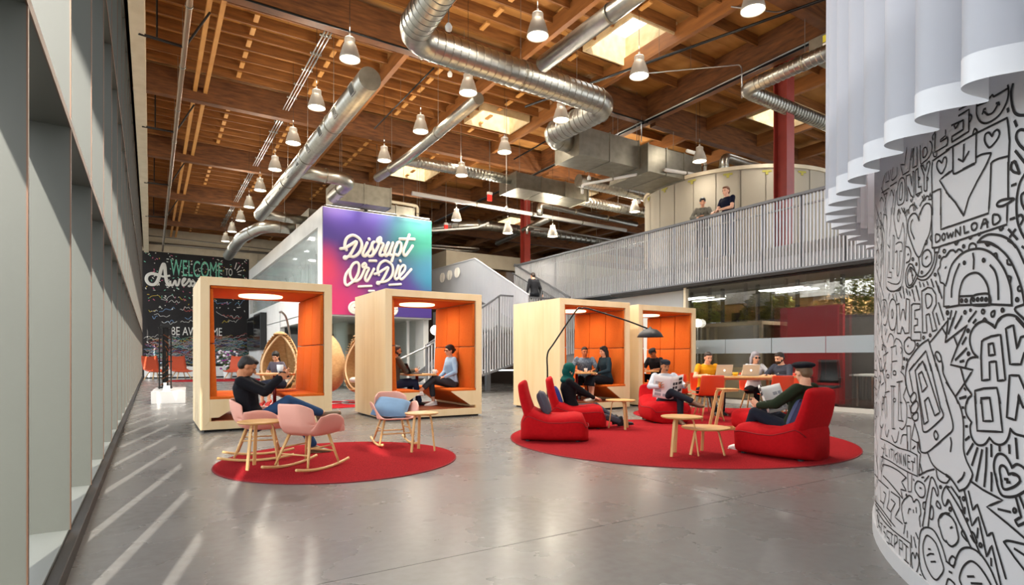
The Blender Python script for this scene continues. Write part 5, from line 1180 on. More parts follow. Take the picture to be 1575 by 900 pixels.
    for s_ in (1,-1):
        tg,hint,toe=legs.get(s_,((.42,.10*s_,.085),(1,0,.6),(1,.12*s_,-.05)))
        a=P+Y*HW*s_-u*.02; kn,an=ik(a,tg,TH,SHN,hint); toe=V(toe).normalized()
        B.cap(a,kn,.078,.050); B.cap(kn,an,.050,.034); calf=kn.lerp(an,.3); B.ell(calf,(.052,.050,.055))
        up=(kn-an).normalized(); sd=up.cross(toe).normalized(); up2=toe.cross(sd).normalized()
        if up2.dot(up)<0: up2=-up2
        heel=an-up2*.045-toe*.055; ball=an-up2*.060+toe*.125; tip=an-up2*.066+toe*.185
        B.cap(an,heel+toe*.01,.034,.028); B.cap(an-up2*.01,ball,.033,.026); B.cap(ball,tip,.026,.018)
        SHO[s_]=(an,heel,ball,tip,toe,up2,sd)
        if bot and bot[0]=='trousers':
            L.cap(a,kn,.098*(1 if not f else .95),.066*(1 if not f else .93)); L.cap(kn,an+up*bot[2],.066*(1 if not f else .9),bot[3] if len(bot)>3 else .055); L.ell(kn,(.067,.067,.067))
        elif bot and bot[0]=='skirt':
            L.cap(a,kn+(a-kn)*.02,.105,.085)
    body=organic(B,'body',sk,t,vox,2)
    if bot:
        if bot[0]=='skirt':
            k1=ik(P+Y*HW-u*.02,legs[1][0],TH,SHN,legs[1][1])[0]; k2=ik(P-Y*HW-u*.02,legs[-1][0],TH,SHN,legs[-1][1])[0]
            m_=(k1+k2)/2; L.loft([(P,Y*.17,V((0,0,.12))),(P.lerp(m_,.6),Y*.17,V((0,0,.10))),(m_+V((.03,0,-.02)),Y*.17,V((.05,0,.09))),(m_+V((.06,0,-.16)),Y*.18,V((.11,0,.02)))],18)
        organic(L,'skirt' if bot[0]=='skirt' else 'trousers',cloth(bot[1]),t,max(vox*1.25,.011),3)
    if top: organic(S_,top[0],cloth(top[1],top[2] if len(top)>2 else None,top[3] if len(top)>3 else 30),t,max(vox*1.2,.011),3)
    if shoe and not nofeet:
        for s_ in (1,-1):
            an,heel,ball,tip,toe,up2,sd=SHO[s_]; Q=MB()
            Q.loft([(heel-toe*.022+up2*.010,sd*.020,up2*.026),(heel+up2*.012,sd*.036,up2*.044),(heel+toe*.06+up2*.018,sd*.040,up2*.050),(ball-toe*.02+up2*.004,sd*.046,up2*.036),(ball+toe*.03-up2*.002,sd*.047,up2*.028),(tip-up2*.004,sd*.036,up2*.022),(tip+toe*.016-up2*.006,sd*.018,up2*.014)],14)
            if len(shoe)>2 and shoe[2]=='boot': Q.cap(heel+toe*.05+up2*.03,an+up2*.05,.045,.044)
            so=organic(Q,'shoe',M('shoe'+shoe[0],shoe[0],.55),t,.009,2)
            z=MB().loft([(heel-toe*.026-up2*.026,sd*.024,up2*.008),(heel+toe*.05-up2*.028,sd*.040,up2*.009),(ball-up2*.027,sd*.048,up2*.009),(tip+toe*.018-up2*.024,sd*.026,up2*.008)],14); z.build('sole',M('sole'+shoe[1],shoe[1],.6),so)
    # ---- face details
    for s_ in (1,-1):
        MB().ell(h(.0755,.030*s_,.003),(.008,.013,.0065),hm,10,7).build('eye',M('eye_dark','#2A1D17',.3),t,smooth=True)
        MB().cap(h(.081,.044*s_,.024),h(.086,.016*s_,.027),.0035,.0045,6).build('eyebrow',M('brow'+(hair[1] if hair else '#1c1512'),hair[1] if hair else '#1c1512',.8),t)
    MB().cap(h(.084,.016,-.0635),h(.084,-.016,-.0635),.0042,.0042,6).build('lips',M('lips','#A5564A',.5),t,smooth=True)
    # ---- hair and hats
    if hair:
        hmt=M('hair'+hair[1],hair[1],.55,bump=.6,bs=90); H=MB(); st_=hair[0]
        if st_ in ('short','bun','long','ponytail','bob'):
            rr=.965 if st_=='short' else 1.02
            H.ell(h(-.022,0,.042),(.096*rr,.082*rr,.086*rr),hm); H.ell(h(-.055,0,.0),(.062*rr,.074*rr,.072*rr),hm); H.ell(h(.038,0,.082),(.044,.058,.030),hm)
        if st_=='bun': H.ell(h(-.118,0,.005),(.036,.036,.034),hm)
        if st_=='ponytail': H.cap(h(-.105,0,.02),h(-.13,.02,-.10),.030,.028); H.cap(h(-.13,.02,-.10),h(-.09,.06,-.21),.028,.014)
        if st_=='long': H.cap(h(-.06,.045,-.02),h(-.06,.05,-.22),.05,.035); H.cap(h(-.06,-.045,-.02),h(-.06,-.05,-.22),.05,.035); H.cap(h(-.085,0,0),h(-.085,0,-.24),.055,.04); H.cap(h(.0,.070,.03),h(-.02,.078,-.12),.020,.022); H.cap(h(.0,-.070,.03),h(-.02,-.078,-.12),.020,.022)
        if st_=='bob': H.cap(h(-.04,.06,.0),h(-.02,.068,-.12),.034,.026); H.cap(h(-.04,-.06,.0),h(-.02,-.068,-.12),.034,.026); H.cap(h(-.08,0,0),h(-.075,0,-.12),.05,.04)
        if H.v: organic(H,'hair',hmt,t,.009,2)
    for e_ in extra:
        if e_[0]=='glasses':
            G=MB()
            for s_ in (1,-1):
                G.tube([h(.093,(.033+.021*math.cos(a*PI/6))*s_,.003+.016*math.sin(a*PI/6)) for a in range(13)],.0032,5); G.tube([h(.092,.053*s_,.006),h(.0,.080*s_,.004)],.003,5)
            G.tube([h(.096,.013,.006),h(.096,-.013,.006)],.003,5).build('glasses',blackp,t)
            if len(e_)>1:
                for s_ in (1,-1): MB().ell(h(.093,.033*s_,.002),(.003,.021,.016),hm,10,6).build('dark_lens',M('lens','#120D0C',.1),t)
        if e_[0]=='beard':
            Q=MB(); Q.ell(h(.036,0,-.062),(.056,.053,.048),hm); Q.ell(h(.0,.045,-.042),(.03,.022,.034),hm); Q.ell(h(.0,-.045,-.042),(.03,.022,.034),hm); organic(Q,'beard',M('beard'+e_[1],e_[1],.8,bump=.5,bs=120),t,.008,1)
        if e_[0]=='moustache': MB().cap(h(.090,.022,-.052),h(.094,.0,-.047),.005,.007,8).cap(h(.094,0,-.047),h(.090,-.022,-.052),.007,.005,8).build('moustache',M('beard#3a2417','#3a2417',.8),t,smooth=True)
        if e_[0]=='flatcap':
            Q=MB(); Q.ell(h(-.012,0,.088),(.108,.092,.040),hm); Q.ell(h(.01,0,.072),(.098,.088,.03),hm); Q.ell(h(.088,0,.058),(.042,.056,.010),hm); organic(Q,'flat_cap',cloth(e_[1]),t,.008,2)
        if e_[0]=='beret':
            hb=hm@Matrix.Rotation(R(-14),3,'Y'); Q=MB(); Q.ell(h(-.03,0,.088),(.135,.122,.040),hb); Q.ell(h(-.02,0,.062),(.098,.086,.03),hb); organic(Q,'beret',cloth(e_[1]),t,.008,3)
        if e_[0]=='hijab':
            Q=MB(); Q.ell(h(-.022,0,.035),(.108,.094,.100),hm); Q.ell(h(-.048,0,-.03),(.085,.088,.092),hm); Q.cap(h(-.015,0,-.095),NB+u2*.0-fc*.01,.078,.105); Q.ell(NB-u2*.02,(.13,.15,.07)); 
            Q.tube([h(.045+.028*math.cos(a*PI/9)*0+.012,.078*math.sin(a*PI/9),-.012+.094*math.cos(a*PI/9)) for a in range(19)],.016,8); organic(Q,'headscarf',cloth(e_[1]),t,.009,3)
        if e_[0]=='collar':
            MB().tube([NB+u2*.03+rt*(.062*math.cos(a))+fc*(.058*math.sin(a)+.004) for a in [PI*(.5+ (i-6)/6.5) for i in range(13)]],.011,6).build('collar',cloth(e_[1]),t,smooth=True)
        if e_[0]=='lapel':     # open jacket front showing the shirt
            for s_ in (1,-1): MB().loft([(NB+fc*.072+rt*.045*s_-u2*.01,rt*.018,fc*.008),(CH+fc*.138+rt*.03*s_,rt*.026,fc*.008),(W+fc*.118+rt*.035*s_,rt*.022,fc*.008)],10).build('lapel',cloth(e_[1]),t,smooth=True)
            MB().loft([(NB+fc*.066,rt*.035,fc*.008),(CH+fc*.132,rt*.022,fc*.006),(W+fc*.112,rt*.03,fc*.008)],10).build('shirt_front',cloth(e_[2]),t,smooth=True)
        if e_[0]=='coat':       # long coat skirt hanging from the waist
            MB().loft([(P+u*.06,Y*.165,V((.125,0,0))),(P-V((0,0,.12)),Y*.185,V((.14,0,0))),(P-V((-.02,0,.50)),Y*.21,V((.165,0,0)))],22).build('coat_skirt',cloth(e_[1]),t,smooth=True)
    return t,dict(h=h,wr=wrp,hm=hm)
def seated(kx=.44,y=.10,toe_y=.1): return {1:((kx,y,.085),(1,0,.6),(1,toe_y,-.05)),-1:((kx,-y,.085),(1,0,.6),(1,-toe_y,-.05))}
# 1 man in the black sweater, reclining in the rocking chair, ankle over knee, holding a cup and phone
person('dark-haired man in black sweater and jeans reclining in a pink rocking chair',(1.00,6.84,0),-14,pel=.43,lean=-24,bend=12,hy=6,hp=30,px=-.02,
  arms={1:((.22,.10,.93),(-.1,.6,-.8),(.5,-.35,.5),(.2,-.8,0),38),-1:((.24,-.10,.92),(-.1,-.6,-.8),(.5,.3,.5),(.2,.8,0),38)},
  legs={1:((.60,.17,.095),(1,.15,.8),(1,.10,-.04)),-1:((.69,.0,.50),(.1,-.35,1.0),(.85,-.05,.30))},
  skin='tan',top=('sweater','#15151A'),bot=('trousers','#2B4566',.03,.05),shoe=('#6B5640','#8A7355'),hair=('short','#1C1613'),extra=(),vox=.0062,k=.97)
# 2 girl in the egg chair
person('small dark-haired woman in grey dress curled up in the leftmost egg chair',(2.36,13.25,.0),-140,pel=.60,lean=8,hy=20,hp=25,
  arms={1:((.24,.12,.82),(-.2,.6,-.6),None,None,40),-1:((.26,-.08,.84),(-.2,-.6,-.6),None,None,40)},
  legs={1:((.42,.07,.22),(1,0,.6),(.8,0,-.5)),-1:((.48,-.07,.20),(1,0,.6),(.8,0,-.5))},skin='light',top=('dress_top','#5A5560'),bot=('skirt','#1E2230'),shoe=('#B8322C','#DDDDDD'),hair=('ponytail','#15100E'),sex='f',slv='short',k=.92)
# 3 man with sunglasses, second booth left
person('man in sunglasses and olive-grey jacket sitting at left in the second booth',(3.95,10.55,.172),2,pel=.46,lean=4,hy=4,hp=4,
  arms={1:((.42,.14,.70),(-.3,.5,-.8),(1,-.3,.1),(0,-.3,-1),40),-1:((.40,-.10,.72),(-.3,-.5,-.8),(1,.3,.25),(0,.6,-.6),40)},
  legs={1:((.42,.10,.085),(1,.1,.6),(1,.1,-.05)),-1:((.52,-.12,.085),(1,-.1,.6),(1,-.1,-.05))},skin='tan',top=('jacket','#4C4A42','#5A574D',60),bot=('trousers','#27344E',.02),shoe=('#191512','#3A2A20'),hair=('short','#241A15'),extra=(('glasses','dark'),('beard','#2E2019')),k=.96)
# 4 woman in light blue shirt, second booth right
person('woman in pale blue shirt and grey trousers sitting cross-legged at right in the second booth',(5.08,10.30,.172),178,pel=.46,lean=2,hy=6,hp=6,
  arms={1:((.20,.10,.58),(-.3,.6,-.6),(1,-.5,0),(0,0,-1),20),-1:((.24,-.08,.58),(-.3,-.6,-.6),(1,.5,0),(0,0,-1),20)},
  legs={-1:((.38,-.06,.085),(1,0,.6),(1,-.05,-.03)),1:((.72,.05,.30),(.7,-.25,1),(1,-.1,.05))},skin='light',top=('shirt','#8FB2D2','#A2C2DC',8),bot=('trousers','#3A3D42',.14,.058),shoe=('#E8E6E2','#FFFFFF'),hair=('bun','#171112'),sex='f',extra=(('glasses',),),k=.97)
# 5 man in plaid shirt, third booth
person('young man in blue plaid shirt leaning on the table in the third booth',(8.50,10.32,.172),-128,pel=.46,lean=10,hy=10,hp=5,
  arms={1:((.36,.16,.66),(-.2,.7,-.6),(.7,-.7,0),(0,0,-1),25),-1:((.34,-.16,.66),(-.2,-.7,-.6),(.7,.7,0),(0,0,-1),25)},
  legs=seated(.36,.12),skin='tan',top=('plaid_shirt','#2C4058','#8198AC',34),bot=('trousers','#1D2026',.02),shoe=('#15151A','#303030'),hair=('short','#15100E'),slv='rolled',k=.97)
# 6 woman with long black hair, third booth right
person('woman with long black hair and navy dress sitting at right in the third booth',(8.56,9.62,.172),172,pel=.46,lean=6,hy=8,hp=8,
  arms={1:((.30,.10,.62),(-.3,.6,-.6),None,None,30),-1:((.28,-.10,.60),(-.3,-.6,-.6),None,None,30)},
  legs={1:((.46,.10,.085),(1,0,.6),(1,.1,-.05)),-1:((.40,-.04,.085),(1,0,.6),(1,-.1,-.05))},skin='light',top=('dress','#20313A'),bot=('skirt','#15171C'),shoe=('#CFC7BC','#8A7B6A'),hair=('long','#120E0F'),sex='f',k=.97)
# 7 man in the right booth
person('man in black shirt and dark cap bent over the table in the right booth',(10.80,10.25,.172),190,pel=.46,lean=14,hy=0,hp=28,
  arms={1:((.34,.12,.66),(-.2,.7,-.6),None,None,30),-1:((.36,-.10,.66),(-.2,-.7,-.6),None,None,30)},legs=seated(.40),skin='brown',top=('shirt','#1A1C22'),bot=('trousers','#17181D',.02),shoe=('#151515','#303030'),hair=('short','#15110F'),extra=(('flatcap','#1E1E22'),),slv='rolled',k=.97)
# 8 woman in green headscarf on the second lounger
person('woman in green headscarf, black top and grey trousers sitting on a red lounger',(5.68,7.25,0),-30,pel=.32,lean=-14,bend=8,hy=2,hp=14,px=.03,
  arms={1:((.36,.12,.52),(-.2,.6,-.6),(1,-.3,-.1),(0,0,-1),20),-1:((.40,-.10,.50),(-.2,-.6,-.6),(1,.3,-.1),(0,0,-1),25)},
  legs={1:((.80,.08,.12),(1,.1,1),(.9,.05,.10)),-1:((.90,-.08,.10),(1,-.1,1.2),(.9,.05,.15))},skin='light',top=('top','#17181B'),bot=('trousers','#4A4D57',.04,.052),shoe=('#16161A','#26262A','boot'),sex='f',extra=(('hijab','#0D4B45'),),k=.94,vox=.008)
# 9 man with cap and newspaper on the third lounger
pr9,i9=person('man with moustache and dark cap reading a newspaper cross-legged on a red lounger',(7.64,7.05,0),-116,pel=.365,lean=-18,bend=14,hy=4,hp=12,
  arms={1:((.30,.24,.66),(-.2,.7,-.6),(.8,.1,.5),(0,-1,.2),45),-1:((.30,-.24,.66),(-.2,-.7,-.6),(.8,-.1,.5),(0,1,.2),45)},
  legs={1:((.52,.06,.09),(1,.1,.8),(1,.1,-.05)),-1:((.66,.22,.42),(.7,-.3,1),(.75,.5,-.05))},skin='tan',top=('shirt','#B9BDC6'),bot=('trousers','#20232B',.02,.052),shoe=('#5A3A26','#2C2018'),hair=('short','#1B1411'),extra=(('flatcap','#1D2028'),('moustache',)),k=.95,vox=.008)
# 10-12 at the oval table
person('man in mustard T-shirt typing at the left side of the oval table',(9.38,7.62,0),-116,pel=.50,lean=10,hy=0,hp=12,
  arms={1:((.38,.14,.80),(-.2,.7,-.5),(1,-.3,0),(0,0,-1),25),-1:((.38,-.14,.80),(-.2,-.7,-.5),(1,.3,0),(0,0,-1),25)},legs={1:((.42,.16,.085),(1,.2,.6),(1,.1,0)),-1:((.55,-.05,.085),(1,0,.6),(1,0,0))},skin='light',top=('t_shirt','#CC8B16'),bot=('trousers','#1A1D24',.02),shoe=('#1C1C1F','#EEEEEE'),hair=('short','#2A1A12'),slv='short',k=.97)
person('woman with long grey hair and white blouse behind a laptop at the oval table',(10.30,7.18,0),-124,pel=.50,lean=8,hy=6,hp=6,
  arms={1:((.36,.14,.79),(-.2,.7,-.5),(1,-.3,0),(0,0,-1),25),-1:((.36,-.14,.79),(-.2,-.7,-.5),(1,.3,0),(0,0,-1),25)},legs=seated(.44),skin='light',top=('blouse','#D9D9DC'),bot=('trousers','#17181C',.02),shoe=('#1C1C1F','#1C1C1F'),hair=('long','#8B8990'),sex='f',slv='short',extra=(('glasses','dark'),),k=.97)
person('man with short beard and grey jacket working at the right end of the oval table',(10.50,6.60,0),172,pel=.50,lean=14,hy=-4,hp=14,
  arms={1:((.42,.12,.80),(-.2,.7,-.5),(1,-.3,0),(0,0,-1),25),-1:((.44,-.12,.80),(-.2,-.7,-.5),(1,.3,0),(0,0,-1),25)},legs=seated(.44),skin='light',top=('jacket','#3C3F4A'),bot=('trousers','#23262E',.02),shoe=('#1C1C1F','#1C1C1F'),hair=('short','#211813'),extra=(('beard','#33241B'),('lapel','#33363F','#DDDDDD')),k=.97)
# 13 man in beret
person('man in black beret and dark green jacket reading papers on the right red lounger',(6.13,3.80,0),95,pel=.33,lean=-24,bend=12,hy=-22,hp=14,px=-.03,
  arms={1:((.27,.20,.58),(-.3,.7,-.6),(.8,.0,.5),(0,-1,.2),45),-1:((.25,-.18,.58),(-.3,-.7,-.6),(.8,0,.5),(0,1,.2),45)},
  legs={1:((.52,.10,.10),(1,.15,1),(1,.1,0)),-1:((.46,-.12,.10),(1,-.1,1.2),(1,-.1,0))},skin='light',top=('jacket','#222B1C'),bot=('trousers','#1C1F2A',.03,.055),shoe=('#D8D4CE','#FFFFFF'),hair=('short','#6B5138'),extra=(('beret','#191B21'),),k=.98,vox=.008,loose=1.08)
# 14-15 on the walkway, 16 on the stairs
person('woman in long grey coat leaning on the walkway railing',(12.42,10.15,3.65),212,pel=.92,lean=10,bend=4,hy=10,hp=14,
  arms={1:((.34,.06,1.16),(-.2,.8,-.5),(.2,-1,0),(0,0,-1),25),-1:((.36,-.10,1.12),(-.2,-.8,-.5),(.6,.4,-.6),(0,0,-1),25)},
  legs={1:((-.04,.08,.085),(1,0,0),(1,.1,-.03)),-1:((.06,-.06,.085),(1,0,0),(1,-.1,-.03))},skin='light',top=('coat','#6A675E','#7C796E',70),bot=('trousers','#26262A',.06,.045),shoe=('#18181A','#18181A'),hair=('ponytail','#120E0E'),sex='f',extra=(('coat','#6A675E'),('lapel','#5B584F','#17171A')),k=1.0)
person('man in navy T-shirt resting his hands on the walkway railing',(12.48,9.40,3.65),170,pel=.95,lean=4,bend=3,hy=10,hp=4,
  arms={1:((.34,.12,1.12),(-.4,.6,-.6),(.9,-.3,-.2),(0,0,-1),25),-1:((.36,-.06,1.10),(-.4,-.6,-.6),(.9,.3,-.2),(0,0,-1),25)},
  legs={1:((-.05,.10,.085),(1,0,0),(1,.1,-.03)),-1:((.05,-.10,.085),(1,0,0),(1,-.1,-.03))},skin='pale',top=('t_shirt','#14182C'),bot=('trousers','#4B5260',.03),shoe=('#2A2A2E','#DDDDDD'),hair=('short','#6B3F22'),slv='short',k=1.06)
person('dark-haired man in charcoal sweater walking up the stairs, seen from behind',(11.66,16.95,2.46),95,pel=.95,lean=6,hy=0,hp=12,
  arms={1:((.10,.28,.88),(-.3,.4,-.6),None,(0,-1,0),30),-1:((-.12,-.28,.86),(-.3,-.4,-.6),None,(0,1,0),30)},
  legs={1:((.30,.08,.27),(1,0,.1),(1,.05,0)),-1:((-.16,-.08,.12),(1,0,.1),(1,-.05,-.2))},skin='light',top=('sweater','#26272B'),bot=('trousers','#24262C',.03),shoe=('#1C1C1E','#2C2C2E'),hair=('short','#2A1C14'),k=1.0)
# ================================================================ hanging egg chairs
wick=M('wicker','#CBA474',.6,col2='#AC8350',ns=14,nstretch=(1,1,3),contrast=.5,bump=.7,bs=45)
rimm=M('wicker_rim','#E8C79C',.5)
def egg(loc,rz,label,tilt=0):
    t=thing('egg_chair',label,'chair',loc,rz)
    zc=.98; a,b,c=.40,.44,.70     # half width, depth, height
    def pt(u,v):     # u around, v from pole: shell open to +X
        th=PI*v; ph=-PI+2*PI*u
        z=math.cos(th); k=math.sin(th)*(1-.18*z)
        return V((b*k*math.cos(ph),a*k*math.sin(ph),zc+c*z))
    vs=[];fs=[];nu,nv=44,30; idx={}
    for i in range(nu+1):
        for j in range(nv+1):
            vs.append(pt(i/nu,j/nv))
    for i in range(nu):
        for j in range(nv):
            q=[i*(nv+1)+j,(i+1)*(nv+1)+j,(i+1)*(nv+1)+j+1,i*(nv+1)+j+1]
            cc=sum((vs[k] for k in q),V((0,0,0)))/4
            if cc.x-.18*(zc-.55-cc.z)>.17 and abs(cc.z-zc-.02)<.62: continue
            fs.append(tuple(q))
    MB().add(vs,fs).build('woven_shell',wick,t,smooth=True,solid=.018)
    rim=[]
    for k in range(49):
        al_=2*PI*k/48; y=math.sin(al_); z=math.cos(al_); zz=zc+.02+.615*z
        kk=math.sqrt(max(0,1-((zz-zc)/c)**2))*(1-.18*((zz-zc)/c)); yy=a*kk*.93*abs(y)**.9*math.copysign(1,y)
        xx=.17+.18*(zc-.55-zz); rim.append((xx,yy,zz))
    MB().tube(rim,.022,8,caps=False).build('rim',rimm,t,smooth=True)
    mb=MB()
    for j in range(4,27):
        ring=[pt(.5+ (i-12)/34*1.0,j/30) for i in range(0,1)]
        ph=[PI*.36+ (2*PI-PI*.72)*i/20 for i in range(21)]
        th=PI*j/30; z=math.cos(th); k=math.sin(th)*(1-.18*z)
        mb.tube([V((b*1.012*k*math.cos(p),a*1.012*k*math.sin(p),zc+c*z)) for p in ph],.006,4,caps=False)
    mb.build('weave_bands',wick,t,kind='stuff')
    MB().loft([(V((-.05,0,.52)),V((0,.24,0)),V((.26,0,0))),(V((-.05,0,.60)),V((0,.27,0)),V((.29,0,0))),(V((-.05,0,.64)),V((0,.22,0)),V((.24,0,0)))],20).build('seat_cushion',M('egg_cushion','#C9C3BA',.9),t,smooth=True)
    MB().tube([(0,0,zc+c-.01),(0,0,2.13)],.008,6).build('chain',steel,t)
    MB().tube(catmull([(-.62,0,.02),(-.74,0,.7),(-.70,0,1.4),(-.42,0,1.98),(-.12,0,2.13),(.02,0,2.12)],6),.024,10).build('arched_pole',M('pole_grey','#8E8F8F',.3,metal=.8),t,smooth=True)
    MB().tube([( .52*math.cos(2*PI*k/32)-.15,.52*math.sin(2*PI*k/32),.018) for k in range(33)],.018,8).build('base_ring',M('pole_grey'),t,smooth=True)
    return t
egg((2.42,13.45,0),-120,'woven egg chair on an arched stand with a woman curled up inside')
egg((3.72,14.45,0),60,'empty woven egg chair between the booths, turned away, left of the pair')
egg((4.28,13.7,0),-150,'empty woven egg chair between the booths, open side facing left')
rug((3.1,13.9),1.9,1.25,0,'dark red rug under the woven egg chairs')
# ================================================================ black mural: lettering, confetti and scribbles
mu=thing('mural_lettering','white and mint lettering, confetti and scribbles on the black mural wall','sign',(0,38.69,0))
def text(s_,x0,x1,z0,z1,m,name,parent,y=0,flat=.01):
    cu_=bpy.data.curves.new(name,'FONT'); cu_.body=s_; cu_.extrude=flat; o=bpy.data.objects.new(name,cu_); TS.collection.objects.link(o)
    vl=TS.view_layers[0]; vl.update(); me=bpy.data.meshes.new_from_object(o.evaluated_get(vl.depsgraph)); bpy.data.objects.remove(o)
    xs=[v.co.x for v in me.vertices]; ys=[v.co.y for v in me.vertices]
    for v in me.vertices:
        a=(v.co.x-min(xs))/(max(xs)-min(xs)) if False else 0
    mnx,mxx,mny,mxy=min(xs),max(xs),min(ys),max(ys)
    for v in me.vertices:
        x,y_,z=v.co; v.co=(x0+(x1-x0)*(x-mnx)/(mxx-mnx),y-z,z0+(z1-z0)*(y_-mny)/(mxy-mny))
    me.materials.clear(); me.materials.append(m); me.name=name
    n=bpy.data.objects.new(name,me); C.objects.link(n); n.parent=parent; return n
mint=M('mint_paint','#7FCDB0',.7); chalk=M('chalk_white','#E5E2DA',.8)
def rng(px,py): p=ony(px,py,38.66); return p.x,p.z
a=rng(262,423.5); b_=rng(342,404.5); text('WELCOME',a[0],b_[0],a[1],b_[1],mint,'word_welcome',mu,-.015)
a=rng(346.5,423.5); b_=rng(357.5,413.5); text('TO',a[0],b_[0],a[1],b_[1],chalk,'word_to',mu,-.015)
a=rng(263.5,515.5); b_=rng(341.5,504.5); text('BE AWESOME',a[0],b_[0],a[1],b_[1],M('chalk_bright','#F5F3EE',.8,emit='#FFFFFF',es=0),'words_be_awesome',mu,-.015)
a=rng(325,520.5); b_=rng(341,517.0); text('ALWAYS',a[0],b_[0],a[1],b_[1],M('coral_paint','#C4654F',.8),'small_word',mu,-.015)
mb=MB()
for P in strokes('s380,500 340,480 230,460 150,500 130,580 170,650 240,680 310,660 370,560 430,350 470,270 495,330 510,500 540,640 600,710;s380,490 470,520 600,500;s600,600 610,680 650,690 700,600 720,690 760,680 790,560;s850,640 900,570 870,560 840,620 860,700 930,650 990,560;s960,560 1010,640 990,710 950,700;s1040,600 1010,660 1050,710 1090,650 1050,600',215,385,12.86):
    for i,k in enumerate([0]):
        Q=[V((rng(p.x,p.y)[0],-.02,rng(p.x,p.y)[1])) for p in P]; mb.tube([Q_ for Q_ in Q],.085 if len(P)>40 else .055,6,ell=1)
mb.v=[(x,-.012+(y+.02)*.1,z) for x,y,z in mb.v]; mb.build('word_awesome',chalk,mu)
for (x0,y0,x1,y1) in ((361,414,364,404),(364,416,369,409),(365,419,372,416),(366,422,371,423)):
    MB().bar(V((rng(x0,y0)[0],-.015,rng(x0,y0)[1])),V((rng(x1,y1)[0],-.015,rng(x1,y1)[1])),.05,.01,up=(0,1,0)).build('burst_stroke',chalk,mu)
rnd=random.Random(11)
def confetti(m,n,z0,z1,sz,name):
    mb=MB()
    for i in range(n):
        x=rnd.uniform(-.3,5.0); z=rnd.uniform(z0,z1); a=rnd.uniform(0,PI); l=rnd.uniform(.5,1.6)*sz; w_=sz*.55
        d=V((math.cos(a),0,math.sin(a)))*l; e=V((-math.sin(a),0,math.cos(a)))*w_; c_=V((x,-.012,z)); mb.add([c_-d-e,c_+d-e,c_+d+e,c_-d+e],[(0,1,2,3)])
    mb.build(name,m,mu,kind='stuff')
confetti(chalk,130,3.9,7.15,.04,'white_confetti'); confetti(M('conf_pink','#C86A86',.8),50,4.2,7.1,.04,'pink_confetti'); confetti(mint,45,4.2,7.1,.035,'mint_confetti'); confetti(M('conf_gold','#C9A64B',.8),30,4.2,7.1,.035,'gold_confetti')
def scribbles(m,n,x0,x1,z0,z1,amp,name,wd=.018):
    mb=MB()
    for i in range(n):
        x=rnd.uniform(x0,x1); z=rnd.uniform(z0,z1); P=[]; k=rnd.randint(5,11); st=rnd.uniform(.05,.11); sl=rnd.uniform(-.3,.4)
        for j in range(k): P.append(V((x+j*st,-.012,z+j*st*sl+rnd.uniform(-1,1)*amp)))
        P=catmull([(p.x,p.y,p.z) for p in P],3)
        for q,r_ in zip(P,P[1:]):
            d=(r_-q).normalized(); e=V((-d.z,0,d.x))*wd/2; mb.add([q-e,q+e,r_+e,r_-e],[(0,1,2,3)])
    mb.build(name,m,mu,kind='stuff')
for c_,n in (('#D8D6D2',150),('#7E9FC8',80),('#C4625A',80),('#8FC2A4',50),('#C8B65A',30),('#A07BB8',50),('#5FB0B5',45)):
    scribbles(M('scrib'+c_,c_,.8),n,-.35,4.6,.75,2.3,.055,'scribbles')
for c_,n in (('#D8D6D2',10),('#7E9FC8',7),('#C4625A',3),('#D9C04A',5)):
    scribbles(M('scrib'+c_,c_,.8),n,-.2,4.4,2.9,4.7,.10,'signatures',.025)
# white low bench wall, far lounge seats, rugs, plants before the mural
bn=thing('low_bench','long low white bench in front of the black mural','bench',(-.3,36.2,0))
MB().box(0,0,.06,5.3,.9,.62).build('bench_body',white_g,bn); MB().box(.05,.05,0,5.25,.85,.06).build('plinth',dark,bn)
rug((2.9,31.5),2.4,1.8,0,'far red rug in front of the white bench')
def far_chair(loc,rz,label):
    t=thing('lounge_chair',label,'chair',loc,rz)
    MB().grid(lambda u,v:V((lerp(.35,-.32,u) if u<.6 else -.05-.27-.25*(u-.6)/.4,(v-.5)*.8,.42 if u<.55 else .42+.75*((u-.55)/.45)))+V((0,0,.05*(2*v-1)**2)),10,6).build('seat_shell',M('terracotta','#B3492B',.7),t,smooth=True,solid=.05)
    for x in (.3,-.3):
        for y in (.3,-.3): MB().tube([(x*1.25,y*1.2,0),(x*.6,y*.6,.42)],[.018,.028],8).build('leg',oak_l,t,smooth=True)
far_chair((1.3,33.5,0),-70,'terracotta lounge chair before the mural, left of the booth side')
far_chair((.2,33.9,0),-60,'terracotta lounge chair before the mural, farthest left')
far_chair((3.6,32.2,0),-120,'terracotta lounge chair seen through the leftmost booth')
fp=thing('flower_pot','potted pink and white orchids behind the terracotta chair','plant',(3.55,34.6,0))
MB().lathe([(0,0),(.2,0),(.26,.4),(.24,.4),(0,.36)],n=20).build('pot',white_g,fp,smooth=False)
mb=MB(); m2=MB(); m3=MB()
for i in range(70):
    a=rnd.random()*2*PI; r_=rnd.random()*.55; z=.5+rnd.random()*1.0; (mb if i%3 else m2).ell((r_*math.cos(a),r_*math.sin(a),z),(.07,.07,.05),nu=6,nv=4); m3.tube([(0,0,.35),(r_*.4*math.cos(a),r_*.4*math.sin(a),z*.7),(r_*math.cos(a),r_*math.sin(a),z)],.012,4)
mb.build('white_petals',M('petal_white','#EDE6EE',.7),fp,kind='stuff'); m2.build('purple_petals',M('petal_purple','#A43A9C',.7),fp,kind='stuff'); m3.build('stems',M('stem_green','#4C6B35',.8),fp,kind='stuff')
